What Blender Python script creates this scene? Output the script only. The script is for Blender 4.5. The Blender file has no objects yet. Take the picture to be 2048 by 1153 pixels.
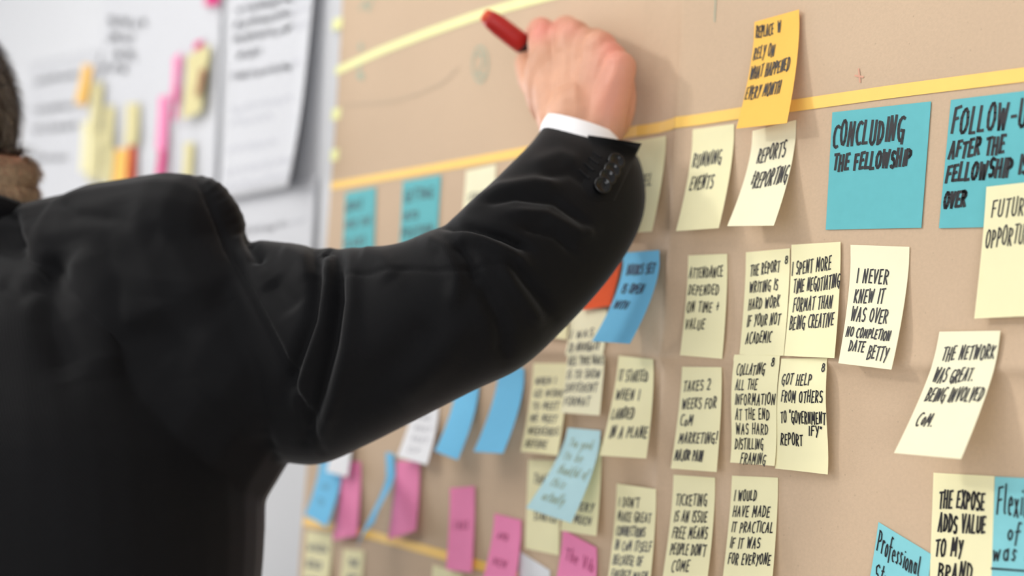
import bpy, bmesh, math, random
import numpy as np
from mathutils import Vector, Matrix
from mathutils.bvhtree import BVHTree

scene = bpy.context.scene
col = scene.collection
random.seed(7)
rng = np.random.default_rng(7)

# ------------------------------------------------------------------ camera
F_PX, CX, CY = 2676.0, 1024.0, 576.5
ex = np.array([1886.0, -59.0, -2676.0]); ex /= np.linalg.norm(ex)        # wall direction in camera axes (right, down, forward)
ez = np.array([0.064, -1.0, 0.0]); ez[2] = (ex[0]*ez[0] + ex[1]*ez[1]) / -ex[2]; ez /= np.linalg.norm(ez)
ey = np.cross(ez, ex)
R = np.array([ex, ey, ez])                                                # world = R @ cam
if R[1, 2] < 0:
    ey = -ey; R = np.array([ex, ey, ez])
ray0 = np.array([733.0, -236.0, F_PX]) / F_PX * 0.83
DIST = float((R @ ray0)[1])
CAM = np.array([0.0, -DIST, 1.38])

def W(px, py, Z):
    """a point of the room from its place seen from the doorway and its distance"""
    return Vector((CAM + R @ np.array([(px - CX) / F_PX * Z, (py - CY) / F_PX * Z, Z])).tolist())

def ray_dir(px, py):
    return Vector((R @ np.array([(px - CX) / F_PX, (py - CY) / F_PX, 1.0])).tolist()).normalized()

def on_wall(px, py, off=0.0):
    d = R @ np.array([(px - CX) / F_PX, (py - CY) / F_PX, 1.0])
    t = (-off - CAM[1]) / d[1]
    return CAM + d * t

def to_px(P):
    c = (np.asarray(P) - CAM) @ R
    return CX + F_PX * c[..., 0] / c[..., 2], CY + F_PX * c[..., 1] / c[..., 2], c[..., 2]

cam_data = bpy.data.cameras.new('camera')
cam = bpy.data.objects.new('camera', cam_data); col.objects.link(cam)
right, down, fwd = R[:, 0], R[:, 1], R[:, 2]
M = Matrix(((right[0], -down[0], -fwd[0], CAM[0]), (right[1], -down[1], -fwd[1], CAM[1]), (right[2], -down[2], -fwd[2], CAM[2]), (0, 0, 0, 1)))
cam.matrix_world = M
cam_data.sensor_width = 36.0
cam_data.lens = F_PX / 2048 * 36.0
cam_data.clip_start = 0.01
cam_data.dof.use_dof = True
cam_data.dof.focus_distance = 0.825
cam_data.dof.aperture_fstop = 3.2
scene.camera = cam

# ------------------------------------------------------------------ light and exposure
world = bpy.data.worlds.new('world'); scene.world = world; world.use_nodes = True
world.node_tree.nodes['Background'].inputs[0].default_value = (0.93, 0.96, 1.0, 1)
world.node_tree.nodes['Background'].inputs[1].default_value = 0.6

def area(name, loc, target, size, power, color=(1, 1, 1), size_y=None):
    l = bpy.data.lights.new(name, 'AREA'); l.energy = power; l.color = color
    l.shape = 'RECTANGLE'; l.size = size; l.size_y = size_y or size
    o = bpy.data.objects.new(name, l); col.objects.link(o); o.location = loc
    o.rotation_euler = (Vector(target) - Vector(loc)).to_track_quat('-Z', 'Y').to_euler()
    return o
key = area('key_light', (-2.9, -2.95, 3.05), (0.5, 0, 1.2), 0.5, 25, (1.0, 0.97, 0.93), 0.5)
key.data.spread = math.radians(100)
area('ceiling_panel_light', (-1.3, -1.2, 2.75), (-0.9, -0.5, 0), 1.2, 16, (1.0, 0.98, 0.95), 1.0)
area('left_fill_light', (-10.6, -2.7, 1.5), (-0.6, 0, 1.2), 2.6, 470, (0.98, 0.98, 1.0), 2.4)  # added fill lamp, brightens the left and lower-left wall; no real window
area('right_fill_light', (4.6, -3.6, 1.2), (-0.7, 0, 1.15), 3.0, 150, (0.98, 0.98, 1.0), 1.8)  # lamp added at the right to lift the shade under the arm
area('front_fill_light', (-0.3, -3.3, 1.15), (-0.7, 0, 1.15), 2.4, 26, (0.98, 0.98, 1.0), 2.0)  # added low frontal fill to soften the arm's shadow, not an actual window

scene.view_settings.view_transform = 'Standard'
scene.view_settings.look = 'None'
scene.view_settings.gamma = 1.0
scene.view_settings.use_curve_mapping = False
scene.view_settings.exposure = -0.4

# ------------------------------------------------------------------ materials
def lin(c):
    return tuple(((v / 255) / 12.92 if v / 255 <= 0.04045 else ((v / 255 + 0.055) / 1.055) ** 2.4) for v in c) + (1.0,)

def mat(name, rgb, rough=0.8, vary=0.0, scale=60.0, bump=0.0, bscale=400.0, spec=0.3, sheen=0.0, translucent=0.0, sss=0.0, coat=0.0, coords='Object'):
    m = bpy.data.materials.new(name); m.use_nodes = True
    nt = m.node_tree; b = nt.nodes['Principled BSDF']
    c = lin(rgb)
    b.inputs['Base Color'].default_value = c
    b.inputs['Roughness'].default_value = rough
    b.inputs['Specular IOR Level'].default_value = spec
    b.inputs['Coat Weight'].default_value = coat
    if sheen:
        b.inputs['Sheen Weight'].default_value = sheen; b.inputs['Sheen Roughness'].default_value = 0.4
    if sss:
        b.inputs['Subsurface Weight'].default_value = sss
        b.inputs['Subsurface Radius'].default_value = (1.0, 0.35, 0.2)
        b.inputs['Subsurface Scale'].default_value = 0.006
    tc = nt.nodes.new('ShaderNodeTexCoord')
    if vary:
        n = nt.nodes.new('ShaderNodeTexNoise'); n.inputs['Scale'].default_value = scale; n.inputs['Detail'].default_value = 6
        nt.links.new(tc.outputs[coords], n.inputs['Vector'])
        r = nt.nodes.new('ShaderNodeMapRange'); r.inputs[3].default_value = 1 - vary; r.inputs[4].default_value = 1 + vary
        r.inputs[1].default_value = 0.25; r.inputs[2].default_value = 0.75
        nt.links.new(n.outputs['Fac'], r.inputs[0])
        mx = nt.nodes.new('ShaderNodeVectorMath'); mx.operation = 'SCALE'
        mx.inputs[0].default_value = c[:3]; nt.links.new(r.outputs[0], mx.inputs['Scale'])
        nt.links.new(mx.outputs[0], b.inputs['Base Color'])
    if bump:
        n2 = nt.nodes.new('ShaderNodeTexNoise'); n2.inputs['Scale'].default_value = bscale; n2.inputs['Detail'].default_value = 4
        nt.links.new(tc.outputs[coords], n2.inputs['Vector'])
        bp = nt.nodes.new('ShaderNodeBump'); bp.inputs['Strength'].default_value = bump; bp.inputs['Distance'].default_value = 0.001
        nt.links.new(n2.outputs['Fac'], bp.inputs['Height']); nt.links.new(bp.outputs[0], b.inputs['Normal'])
    if translucent:
        out = [n for n in nt.nodes if n.type == 'OUTPUT_MATERIAL'][0]
        t = nt.nodes.new('ShaderNodeBsdfTranslucent'); t.inputs[0].default_value = tuple(v ** 1.6 for v in c[:3]) + (1,)
        ms = nt.nodes.new('ShaderNodeMixShader'); ms.inputs[0].default_value = translucent
        nt.links.new(b.outputs[0], ms.inputs[1]); nt.links.new(t.outputs[0], ms.inputs[2]); nt.links.new(ms.outputs[0], out.inputs[0])
    return m

MT = {
    'wall': mat('white_wall_paint', (206, 207, 210), 0.7, 0.01, 8),
    'ceiling': mat('ceiling_paint', (235, 235, 235), 0.9),
    'floor': mat('pale_vinyl_floor', (206, 202, 194), 0.7, 0.04, 20),
    'sheet': mat('white_flipchart_paper', (214, 215, 219), 0.75, 0.01, 20, translucent=0.12),
    'cream': mat('cream_note_paper', (252, 246, 202), 0.8, 0.015, 60, translucent=0.18),
    'pale': mat('pale_cream_note_paper', (254, 250, 218), 0.8, 0.015, 60, translucent=0.18),
    'teal': mat('teal_note_paper', (106, 188, 194), 0.85, 0.03, 150, translucent=0.08),
    'aqua': mat('aqua_note_paper', (140, 211, 218), 0.85, 0.03, 150, translucent=0.12),
    'ice': mat('ice_blue_note_paper', (196, 233, 238), 0.85, 0.02, 80, translucent=0.12),
    'sky': mat('sky_blue_note_paper', (122, 204, 244), 0.8, 0.02, 60, translucent=0.12),
    'pink': mat('pink_note_paper', (250, 146, 192), 0.8, 0.02, 60, translucent=0.12),
    'magenta': mat('magenta_note_paper', (222, 50, 130), 0.8, 0.02, 60, translucent=0.12),
    'orange': mat('orange_note_paper', (255, 204, 98), 0.8, 0.02, 60, translucent=0.15),
    'brown': mat('brown_note_paper', (164, 118, 84), 0.8),
    'redor': mat('red_orange_note_paper', (226, 88, 36), 0.8, 0.12, 60, translucent=0.12),
    'white': mat('white_card_note', (238, 239, 242), 0.7, 0.01, 60, translucent=0.1),
    'olive': mat('mustard_note_paper', (222, 212, 158), 0.8, 0.03, 40, translucent=0.1),
    'tape': mat('amber_masking_tape', (250, 204, 106), 0.55, 0.02, 100),
    'lime_tape': mat('lime_yellow_tape', (238, 238, 172), 0.6, 0.02, 100),
    'ink': mat('black_marker_ink', (22, 20, 24), 0.5, spec=0.4),
    'ink_grey': mat('grey_marker_ink', (192, 193, 199), 0.7),
    'ink_faint': mat('faint_grey_ink', (192, 193, 198), 0.7),
    'ink_blue': mat('dark_blue_ink', (28, 48, 78), 0.5),
    'ink_pink': mat('dark_pink_ink', (176, 60, 112), 0.6),
    'ink_green': mat('pale_green_ink', (160, 178, 158), 0.7),
    'pencil': mat('pencil_line', (190, 170, 146), 0.8),
    'pencil_red': mat('red_ink_mark', (212, 160, 136), 0.8),
    'shirt': mat('white_shirt_cotton', (246, 246, 248), 0.8, 0.01, 100, 0.15, 1500),
    'button': mat('black_horn_button', (6, 6, 7), 0.2, spec=0.35),
    'thread': mat('black_thread', (9, 9, 11), 0.85),
    'marker_red': mat('red_marker_plastic', (176, 34, 30), 0.42, 0.08, 60, spec=0.4),
    'marker_dark': mat('dark_marker_collar', (60, 26, 20), 0.5),
    'marker_tip': mat('orange_marker_end', (214, 84, 50), 0.5),
    'trouser': mat('black_trouser_wool', (20, 20, 23), 0.9),
    'shoe': mat('black_leather', (18, 17, 17), 0.35),
    'eye': mat('eye_white', (235, 232, 228), 0.2),
    'iris': mat('brown_iris', (70, 50, 34), 0.2),
    'hair': mat('dark_brown_hair', (66, 50, 40), 0.6, 0.4, 160, 0.5, 500),
    'hair_dark': mat('dark_hair_strands', (52, 36, 28), 0.45),
    'hair_grey': mat('greying_hair_strands', (150, 138, 116), 0.5),
    'hair_tan': mat('tan_nape_hair_strands', (184, 156, 124), 0.6),
}

# kraft paper
def kraft_material():
    m = mat('kraft_paper', (198, 172, 144), 0.75, 0.03, 9, 0.12, 700, spec=0.35)
    nt = m.node_tree; b = nt.nodes['Principled BSDF']
    src = b.inputs['Base Color'].links[0].from_socket
    tc = nt.nodes.new('ShaderNodeTexCoord')
    n = nt.nodes.new('ShaderNodeTexNoise'); n.inputs['Scale'].default_value = 420; n.inputs['Detail'].default_value = 3
    nt.links.new(tc.outputs['Object'], n.inputs['Vector'])
    r = nt.nodes.new('ShaderNodeMapRange'); r.inputs[1].default_value = 0.3; r.inputs[2].default_value = 0.7; r.inputs[3].default_value = 0.965; r.inputs[4].default_value = 1.03
    nt.links.new(n.outputs['Fac'], r.inputs[0])
    # sparse dark flecks in the pulp
    v = nt.nodes.new('ShaderNodeTexVoronoi'); v.inputs['Scale'].default_value = 130
    nt.links.new(tc.outputs['Object'], v.inputs['Vector'])
    r2 = nt.nodes.new('ShaderNodeMapRange'); r2.inputs[1].default_value = 0.03; r2.inputs[2].default_value = 0.1; r2.inputs[3].default_value = 0.84; r2.inputs[4].default_value = 1.0
    nt.links.new(v.outputs['Distance'], r2.inputs[0])
    mu = nt.nodes.new('ShaderNodeMath'); mu.operation = 'MULTIPLY'
    nt.links.new(r.outputs[0], mu.inputs[0]); nt.links.new(r2.outputs[0], mu.inputs[1])
    sc = nt.nodes.new('ShaderNodeVectorMath'); sc.operation = 'SCALE'
    nt.links.new(src, sc.inputs[0]); nt.links.new(mu.outputs[0], sc.inputs['Scale'])
    nt.links.new(sc.outputs[0], b.inputs['Base Color'])
    return m
MT['kraft'] = kraft_material()

def wool_material():
    m = mat('black_suit_wool', (4, 4, 6), 0.7, 0.12, 14, spec=0.14, sheen=0.12)
    nt = m.node_tree; b = nt.nodes['Principled BSDF']
    tc = nt.nodes.new('ShaderNodeTexCoord'); mp = nt.nodes.new('ShaderNodeMapping'); mp.inputs['Rotation'].default_value = (0.5, 0.6, 0.2)
    nt.links.new(tc.outputs['Object'], mp.inputs[0])
    w = nt.nodes.new('ShaderNodeTexWave'); w.inputs['Scale'].default_value = 260; w.inputs['Distortion'].default_value = 1.2; w.inputs['Detail'].default_value = 2
    w.inputs['Detail Scale'].default_value = 3
    nt.links.new(mp.outputs[0], w.inputs['Vector'])
    n = nt.nodes.new('ShaderNodeTexNoise'); n.inputs['Scale'].default_value = 1500
    nt.links.new(tc.outputs['Object'], n.inputs['Vector'])
    ad = nt.nodes.new('ShaderNodeMath'); ad.operation = 'ADD'
    ws = nt.nodes.new('ShaderNodeMath'); ws.operation = 'MULTIPLY'; ws.inputs[1].default_value = 0.3
    nt.links.new(w.outputs['Fac'], ws.inputs[0]); nt.links.new(ws.outputs[0], ad.inputs[0]); nt.links.new(n.outputs['Fac'], ad.inputs[1])
    bp = nt.nodes.new('ShaderNodeBump'); bp.inputs['Strength'].default_value = 0.35; bp.inputs['Distance'].default_value = 0.0003
    nt.links.new(ad.outputs[0], bp.inputs['Height']); nt.links.new(bp.outputs[0], b.inputs['Normal'])
    return m
MT['wool'] = wool_material()

def skin_material():
    m = mat('skin', (206, 154, 124), 0.5, 0.14, 34, 0.45, 240, spec=0.35, sss=0.06)
    nt = m.node_tree; b = nt.nodes['Principled BSDF']
    src = b.inputs['Base Color'].links[0].from_socket
    at = nt.nodes.new('ShaderNodeAttribute'); at.attribute_name = 'flush'
    mx = nt.nodes.new('ShaderNodeMix'); mx.data_type = 'RGBA'
    mx.inputs[7].default_value = lin((216, 136, 118))
    nt.links.new(at.outputs['Fac'], mx.inputs[0]); nt.links.new(src, mx.inputs[6]); nt.links.new(mx.outputs[2], b.inputs['Base Color'])
    return m
MT['skin'] = skin_material()

# ------------------------------------------------------------------ helpers
def link_mesh(name, verts, faces, material, parent=None, smooth=False):
    me = bpy.data.meshes.new(name)
    me.from_pydata([tuple(v) for v in verts], [], faces); me.update()
    if smooth:
        me.polygons.foreach_set('use_smooth', [True] * len(me.polygons))
    o = bpy.data.objects.new(name, me); col.objects.link(o)
    if material: me.materials.append(material)
    if parent is not None: o.parent = parent
    return o

def tag(o, label=None, cat=None, group=None, kind=None):
    if label: o['label'] = label
    if cat: o['category'] = cat
    if group: o['group'] = group
    if kind: o['kind'] = kind
    return o

def box(x0, x1, y0, y1, z0, z1):
    v = [(x, y, z) for x in (x0, x1) for y in (y0, y1) for z in (z0, z1)]
    f = [(0, 1, 3, 2), (4, 6, 7, 5), (0, 4, 5, 1), (2, 3, 7, 6), (0, 2, 6, 4), (1, 5, 7, 3)]
    return v, f

def slab(surf, nu, nv, thick=0.00018, us=None, vs=None):
    """closed thin sheet over surf(u, v) -> (point, normal)"""
    us = np.linspace(0, 1, nu + 1) if us is None else us
    vs = np.linspace(0, 1, nv + 1) if vs is None else vs
    nu, nv = len(us) - 1, len(vs) - 1
    top, bot = [], []
    for v in vs:
        for u in us:
            p, n = surf(u, v)
            top.append(p + n * thick / 2); bot.append(p - n * thick / 2)
    N = len(top); verts = top + bot; faces = []
    k = nu + 1
    for j in range(nv):
        for i in range(nu):
            a = j * k + i
            faces.append((a, a + k, a + k + 1, a + 1))
            faces.append((a + N, a + 1 + N, a + k + 1 + N, a + k + N))
    edge = [i for i in range(k)] + [j * k + nu for j in range(1, nv + 1)] + [nv * k + i for i in range(nu - 1, -1, -1)] + [j * k for j in range(nv - 1, 0, -1)]
    for a, b in zip(edge, edge[1:] + edge[:1]):
        faces.append((a, b, b + N, a + N))
    return verts, faces

def crisp(me, nu, nv):
    """smooth faces, sharp rim"""
    me.polygons.foreach_set('use_smooth', [True] * len(me.polygons))
    k = nu + 1; Nn = k * (nv + 1)
    rim = set(list(range(k)) + [nv * k + i for i in range(k)] + [j * k for j in range(nv + 1)] + [j * k + nu for j in range(nv + 1)])
    rim |= {i + Nn for i in rim}
    at = me.attributes.new('sharp_edge', 'BOOLEAN', 'EDGE')
    flags = []
    for e in me.edges:
        a, b = e.vertices; flags.append(a in rim and b in rim and (a < Nn) == (b < Nn))
    at.data.foreach_set('value', flags)

# ------------------------------------------------------------------ stroke lettering
def arc(cx, cy, rx, ry, a0, a1, n=8):
    return [(cx + rx * math.cos(math.radians(a0 + (a1 - a0) * i / n)), cy + ry * math.sin(math.radians(a0 + (a1 - a0) * i / n))) for i in range(n + 1)]
# glyphs: (advance, strokes), y from 0 (baseline) to 1 (cap height)
G = {
 'A': (.62, [[(0, 0), (.3, 1), (.5, 0)], [(.08, .38), (.48, .36)]]),
 'B': (.58, [[(.04, 0), (.06, 1)], [(.0, .98)] + arc(.12, .76, .34, .22, 80, -80, 6) + [(.08, .52)] + arc(.12, .27, .4, .25, 80, -90, 6) + [(.0, .02)]]),
 'C': (.56, [arc(.36, .5, .34, .5, 60, 295, 10)]),
 'D': (.6, [[(.05, 0), (.06, 1)], [(0, .98)] + arc(.08, .5, .44, .48, 88, -88, 8) + [(0, .02)]]),
 'E': (.52, [[(.44, .98), (.06, .96), (.04, .02), (.46, .04)], [(.05, .5), (.38, .52)]]),
 'F': (.5, [[(.48, .98), (.06, .95), (.03, 0)], [(.05, .5), (.38, .53)]]),
 'G': (.6, [arc(.36, .5, .34, .5, 60, 300, 10) + [(.54, .42), (.3, .44)], [(.54, .42), (.52, -.12)]]),
 'H': (.6, [[(.04, 1), (.03, 0)], [(.5, 1), (.47, 0)], [(.03, .5), (.49, .52)]]),
 'I': (.2, [[(.1, 1), (.08, 0)]]),
 'J': (.45, [[(.38, 1), (.36, .2), (.22, 0), (.04, .14)]]),
 'K': (.56, [[(.05, 1), (.04, 0)], [(.48, .98), (.08, .46), (.5, 0)]]),
 'L': (.5, [[(.05, 1), (.03, .03), (.44, .05)]]),
 'M': (.74, [[(.02, 0), (.1, 1), (.34, .3), (.6, 1), (.62, 0)]]),
 'N': (.64, [[(.03, 0), (.07, .98), (.46, .02), (.52, 1)]]),
 'O': (.64, [arc(.3, .5, .27, .5, 100, 470, 12)]),
 'P': (.54, [[(.05, 0), (.06, 1)], [(0, .96)] + arc(.12, .72, .34, .26, 80, -90, 7) + [(.06, .46)]]),
 'Q': (.64, [arc(.3, .5, .27, .5, 100, 470, 12), [(.36, .25), (.56, -.05)]]),
 'R': (.58, [[(.04, 0), (.06, 1)], [(0, .96)] + arc(.12, .74, .34, .24, 80, -90, 7) + [(.1, .5), (.5, 0)]]),
 'S': (.52, [[(.46, .9)] + arc(.25, .74, .2, .25, 60, 250, 7) + arc(.24, .26, .22, .26, 70, -140, 7)]),
 'T': (.54, [[(-.02, .95), (.54, 1)], [(.27, .97), (.24, 0)]]),
 'U': (.6, [[(.05, 1), (.05, .3)] + arc(.27, .25, .22, .25, 190, 345, 6) + [(.5, 1)]]),
 'V': (.56, [[(.02, 1), (.24, 0), (.52, 1)]]),
 'W': (.8, [[(.02, 1), (.16, 0), (.36, .8), (.54, 0), (.74, 1)]]),
 'X': (.54, [[(.03, 1), (.5, 0)], [(.48, 1), (.02, 0)]]),
 'Y': (.54, [[(.03, 1), (.24, .5)], [(.5, 1), (.16, -.1)]]),
 'Z': (.54, [[(.04, .96), (.48, .98), (.04, .03), (.5, .05)]]),
 '2': (.5, [arc(.24, .74, .22, .26, 160, -30, 7) + [(.04, .03), (.48, .05)]]),
 '8': (.5, [arc(.25, .75, .17, .22, -90, 270, 9), arc(.25, .27, .22, .26, 90, 450, 9)]),
 '&': (.55, [[(.1, .75), (.45, .7)], [(.28, 1), (.24, .2)], [(.1, .35), (.42, .3)]]),
 '+': (.55, [[(.08, .5), (.5, .52)], [(.3, .85), (.26, .15)]]),
 '.': (.22, [[(.08, .04), (.1, .0)]]), '-': (.5, [[(.08, .48), (.42, .5)]]),
 "'": (.2, [[(.12, 1.05), (.08, .82)]]), '"': (.32, [[(.08, 1.08), (.06, .86)], [(.22, 1.08), (.2, .86)]]),
 '!': (.25, [[(.18, 1.1), (.12, .3)], [(.08, .04), (.1, 0)]]),
 ' ': (.36, []),
 'l': (.26, [[(.08, 1.05), (.06, .1), (.14, 0)]]), 'e': (.44, [[(.04, .32), (.36, .36)] + arc(.2, .3, .17, .3, 20, 300, 8)]),
 'x': (.42, [[(.03, .6), (.36, 0)], [(.36, .62), (.02, 0)]]), 'i': (.2, [[(.1, .6), (.08, 0)], [(.12, .86), (.12, .82)]]),
 'b': (.44, [[(.06, 1.1), (.04, .05)], arc(.2, .27, .17, .28, 140, -160, 9)]),
 'o': (.44, [arc(.2, .3, .17, .3, 90, 450, 9)]), 'f': (.36, [[(.36, 1.05), (.22, 1.1), (.14, .9), (.06, -.2)], [(0, .55), (.32, .6)]]),
 'r': (.36, [[(.05, .6), (.04, 0)], [(.05, .4), (.18, .6), (.32, .55)]]), 's': (.36, [[(.3, .55), (.14, .62), (.08, .42), (.27, .2), (.18, 0), (.02, .05)]]),
 'n': (.44, [[(.05, .6), (.04, 0)], [(.05, .4), (.2, .6), (.32, .5), (.34, 0)]]), 'a': (.46, [arc(.19, .28, .16, .28, 30, 330, 8), [(.36, .58), (.36, 0)]]),
 't': (.34, [[(.16, 1.0), (.1, .1), (.24, 0)], [(0, .68), (.32, .72)]]), 'g': (.44, [arc(.19, .32, .16, .26, 30, 330, 8), [(.36, .58), (.34, -.25), (.18, -.38), (.02, -.25)]]),
 'h': (.44, [[(.06, 1.1), (.04, 0)], [(.05, .38), (.2, .6), (.32, .5), (.34, 0)]]), 'w': (.6, [[(.02, .58), (.12, 0), (.26, .5), (.38, 0), (.52, .6)]]),
 'm': (.64, [[(.05, .6), (.04, 0)], [(.05, .4), (.16, .6), (.26, .5), (.28, 0)], [(.28, .4), (.4, .6), (.5, .5), (.52, 0)]]),
 'u': (.44, [[(.04, .6), (.08, .08), (.22, 0), (.34, .2), (.36, .6), (.36, 0)]]), 'd': (.46, [arc(.18, .28, .16, .28, 30, 330, 8), [(.36, 1.1), (.35, 0)]]),
 'c': (.38, [arc(.21, .3, .17, .3, 50, 310, 8)]), 'y': (.42, [[(.04, .6), (.18, .1)], [(.38, .6), (.1, -.35)]]), 'k': (.42, [[(.05, 1.05), (.04, 0)], [(.34, .6), (.06, .28), (.36, 0)]]),
 'v': (.42, [[(.03, .6), (.17, 0), (.36, .6)]]), 'p': (.44, [[(.05, .6), (.03, -.35)], arc(.2, .3, .17, .28, 140, -160, 9)]),
}

def text_strokes(lines, slant=0.22, seed=0):
    """lines: (text, u0, u1, v_top, v_base[, rise]) -> polylines in note (u, v)"""
    r = random.Random(seed); out = []
    for L in lines:
        t, u0, u1, vt, vb = L[:5]; rise = L[5] if len(L) > 5 else 0.0
        adv = sum(G[c][0] + .12 for c in t) or 1
        s = (u1 - u0) / adv; h = (vb - vt); rise *= .5; x = 0
        for c in t:
            w, st = G[c]
            jy = r.uniform(-.07, .07); js = r.uniform(.92, 1.08); jl = slant + r.uniform(-.06, .06)
            for pl in st:
                pts = []
                for (gx, gy) in pl:
                    gx2 = gx * .88 + r.uniform(-.02, .02); gy2 = gy * js + jy + r.uniform(-.02, .02)
                    uu = u0 + (x + gx2 + jl * gy2 * 0.6) * s
                    vv = vb - gy2 * h - rise * (uu - u0)
                    pts.append((uu, vv))
                out.append(pts)
            x += w + .12
    return out

def ink_mesh(name, strokes, surf, width, wu, wv, material, parent, lift=0.00022):
    """flat pen strokes laid on surf; wu, wv = sheet size in metres along u and v"""
    verts, faces = [], []
    for pts in strokes:
        for (a, b) in zip(pts, pts[1:]):
            au, av, bu, bv = a[0] * wu, a[1] * wv, b[0] * wu, b[1] * wv
            dx, dy = bu - au, bv - av; L = math.hypot(dx, dy) or 1e-6
            tx, ty = dx / L, dy / L; hw = width / 2
            n = max(1, int(L / 0.012)); i0 = len(verts)
            for k in range(n + 1):
                f = k / n; e = (-hw * .7 if k == 0 else hw * .7 if k == n else 0)
                px, py = au + dx * f + tx * e, av + dy * f + ty * e
                for s in (-1, 1):
                    q = ((px - ty * hw * s) / wu, (py + tx * hw * s) / wv)
                    p, nn = surf(q[0], q[1]); verts.append(p + nn * lift)
            for k in range(n):
                j = i0 + 2 * k; faces.append((j, j + 1, j + 3, j + 2))
    if not verts: return None
    return link_mesh(name, verts, faces, material, parent)

# ------------------------------------------------------------------ the room
def struct(name, v, f, m):
    return tag(link_mesh(name, v, f, m), kind='structure')
X0, X1, Y0 = -11.5, 2.4, -4.2
struct('wall_back', *box(X0, X1, 0, 0.12, 0, 3.2), MT['wall'])
struct('wall_left', *box(X0 - .12, X0, Y0, 0.12, 0, 3.2), MT['wall'])
struct('floor', *box(X0 - .12, X1, Y0, 0.12, -0.1, 0), MT['floor'])
struct('ceiling', *box(X0 - .12, X1, Y0, 0.12, 3.2, 3.3), MT['ceiling'])
struct('baseboard_back', *box(X0, X1, -0.015, 0, 0, 0.09), MT['wall'])

# ------------------------------------------------------------------ kraft paper with its folds
xc = on_wall(1345, 600)[0]; zc = on_wall(1700, 729)[2]
xL1 = on_wall(1256, 50)[0]; xL2 = on_wall(1290, 80)[0]
xpL, xpR = on_wall(668, 300)[0], 0.62
zpT, zpB = 1.98, 0.95
wr = [(rng.uniform(6, 22), rng.uniform(0, math.pi), rng.uniform(0, 6.28), rng.uniform(.2, 1)) for _ in range(9)]
def relief(x, z):
    h = 0.0
    for k, a, p, A in wr:
        h += 0.00016 * A * math.sin(k * (x * math.cos(a) + z * math.sin(a) * 0.7) * 2 + p)
    d = z - zc                                           # horizontal fold: rises from above, drops below
    h += 0.0046 * math.exp(-d / 0.014) if d >= 0 else 0.0046 * math.exp(d / 0.0035)
    d = x - xc                                           # vertical fold
    h += 0.0044 * math.exp(-d / 0.02) if d >= 0 else 0.0044 * math.exp(d / 0.006)
    h -= 0.0024 * math.exp(-((x - xc + 0.030) / 0.013) ** 2)
    for xx in (xL1, xL2):
        if z > zc: h += 0.0006 * math.exp(-abs(x - xx) / 0.0025) * min(1, (z - zc) * 8)
    # buckles fanning out of the crossing of the two folds
    rr = math.hypot(x - xc, z - zc)
    h += 0.0011 * math.exp(-rr / 0.07) * math.sin(5 * math.atan2(z - zc, x - xc) + 1) * min(1, rr / .01)
    return max(h + 0.0026, 0.0008)
def kraft_surf(u, v):
    z = zpT + (zpB - zpT) * v
    x = xpL + (xpR - xpL) * u + (1 - u) * (0.004 * math.sin(z * 9) + 0.0)
    return Vector((x, -relief(x, z), z)), Vector((0, -1, 0))
nx, nz = int((xpR - xpL) / 0.003), int((zpT - zpB) / 0.0032)
kv, kf = slab(kraft_surf, nx, nz, 0.0003)
kraft = tag(link_mesh('kraft_paper', kv, kf, MT['kraft'], smooth=True), 'large sheet of folded brown kraft paper covering the wall, carrying the notes', 'paper')

# strip things that lie on the kraft paper
def strip(name, label, px_pts, width, material, cat='tape', off=0.0007, group=None, parent=None, lift_end=0):
    P = [on_wall(*p) for p in px_pts]; pts = []
    for a, b in zip(P, P[1:]):
        n = max(1, int(abs(b[0] - a[0]) / 0.0025) + int(abs(b[2] - a[2]) / 0.0025))
        for i in range(n): pts.append(a + (b - a) * i / n)
    pts.append(P[-1])
    for _ in range(40):
        q = [pts[0]] + [(pts[i - 1] + 2 * pts[i] + pts[i + 1]) / 4 for i in range(1, len(pts) - 1)] + [pts[-1]]; pts = q
    verts = []; faces = []
    for i, p in enumerate(pts):
        t = pts[min(i + 1, len(pts) - 1)] - pts[max(i - 1, 0)]; t = t / np.linalg.norm(t)
        nrm = np.array([-t[2], 0, t[0]])
        for s in (-1, 1):
            q = p + nrm * s * width / 2
            for o2 in (0, 0.00015):
                verts.append((q[0], -(relief(q[0], q[2]) + off + o2), q[2]))
    for i in range(len(pts) - 1):
        a = 4 * i; b = a + 4
        faces += [(a + 1, b + 1, b + 3, a + 3), (a, a + 2, b + 2, b), (a, b, b + 1, a + 1), (a + 2, a + 3, b + 3, b + 2)]
    e = 4 * (len(pts) - 1)
    faces += [(0, 1, 3, 2), (e, e + 2, e + 3, e + 1)]
    o = link_mesh(name, verts, faces, material, parent)
    if cat: tag(o, label, cat, group)
    return o
strip('tape_strip', 'long amber tape line running across the paper above the top row of notes', [(668, 373), (860, 340), (1050, 306), (1280, 263), (1480, 229), (1600, 212), (1800, 184), (2048, 152), (2160, 138)], 0.0082, MT['tape'])
strip('tape_strip', 'lime yellow tape line slanting up to the red marker', [(676, 144), (760, 106), (860, 67), (960, 32), (1060, 4), (1130, -14)], 0.0088, MT['lime_tape'])
strip('tape_strip', 'lower amber tape line running down behind the pink notes', [(613, 1044), (730, 1066), (850, 1098), (965, 1131), (1080, 1166)], 0.0085, MT['tape'])
for k, (y, lb) in enumerate([(50, 'topmost short yellow tape tab on the left edge of the kraft paper'), (230, 'short yellow tape tab on the paper edge below the lime line'), (312, 'short yellow tape tab just above the left end of the amber tape')]):
    strip('tape_tab', lb, [(671 - k * 2, y + 1), (689 - k * 3, y - 3)], 0.0125, MT['lime_tape'], group='yellow tape tabs on the paper edge')
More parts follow.
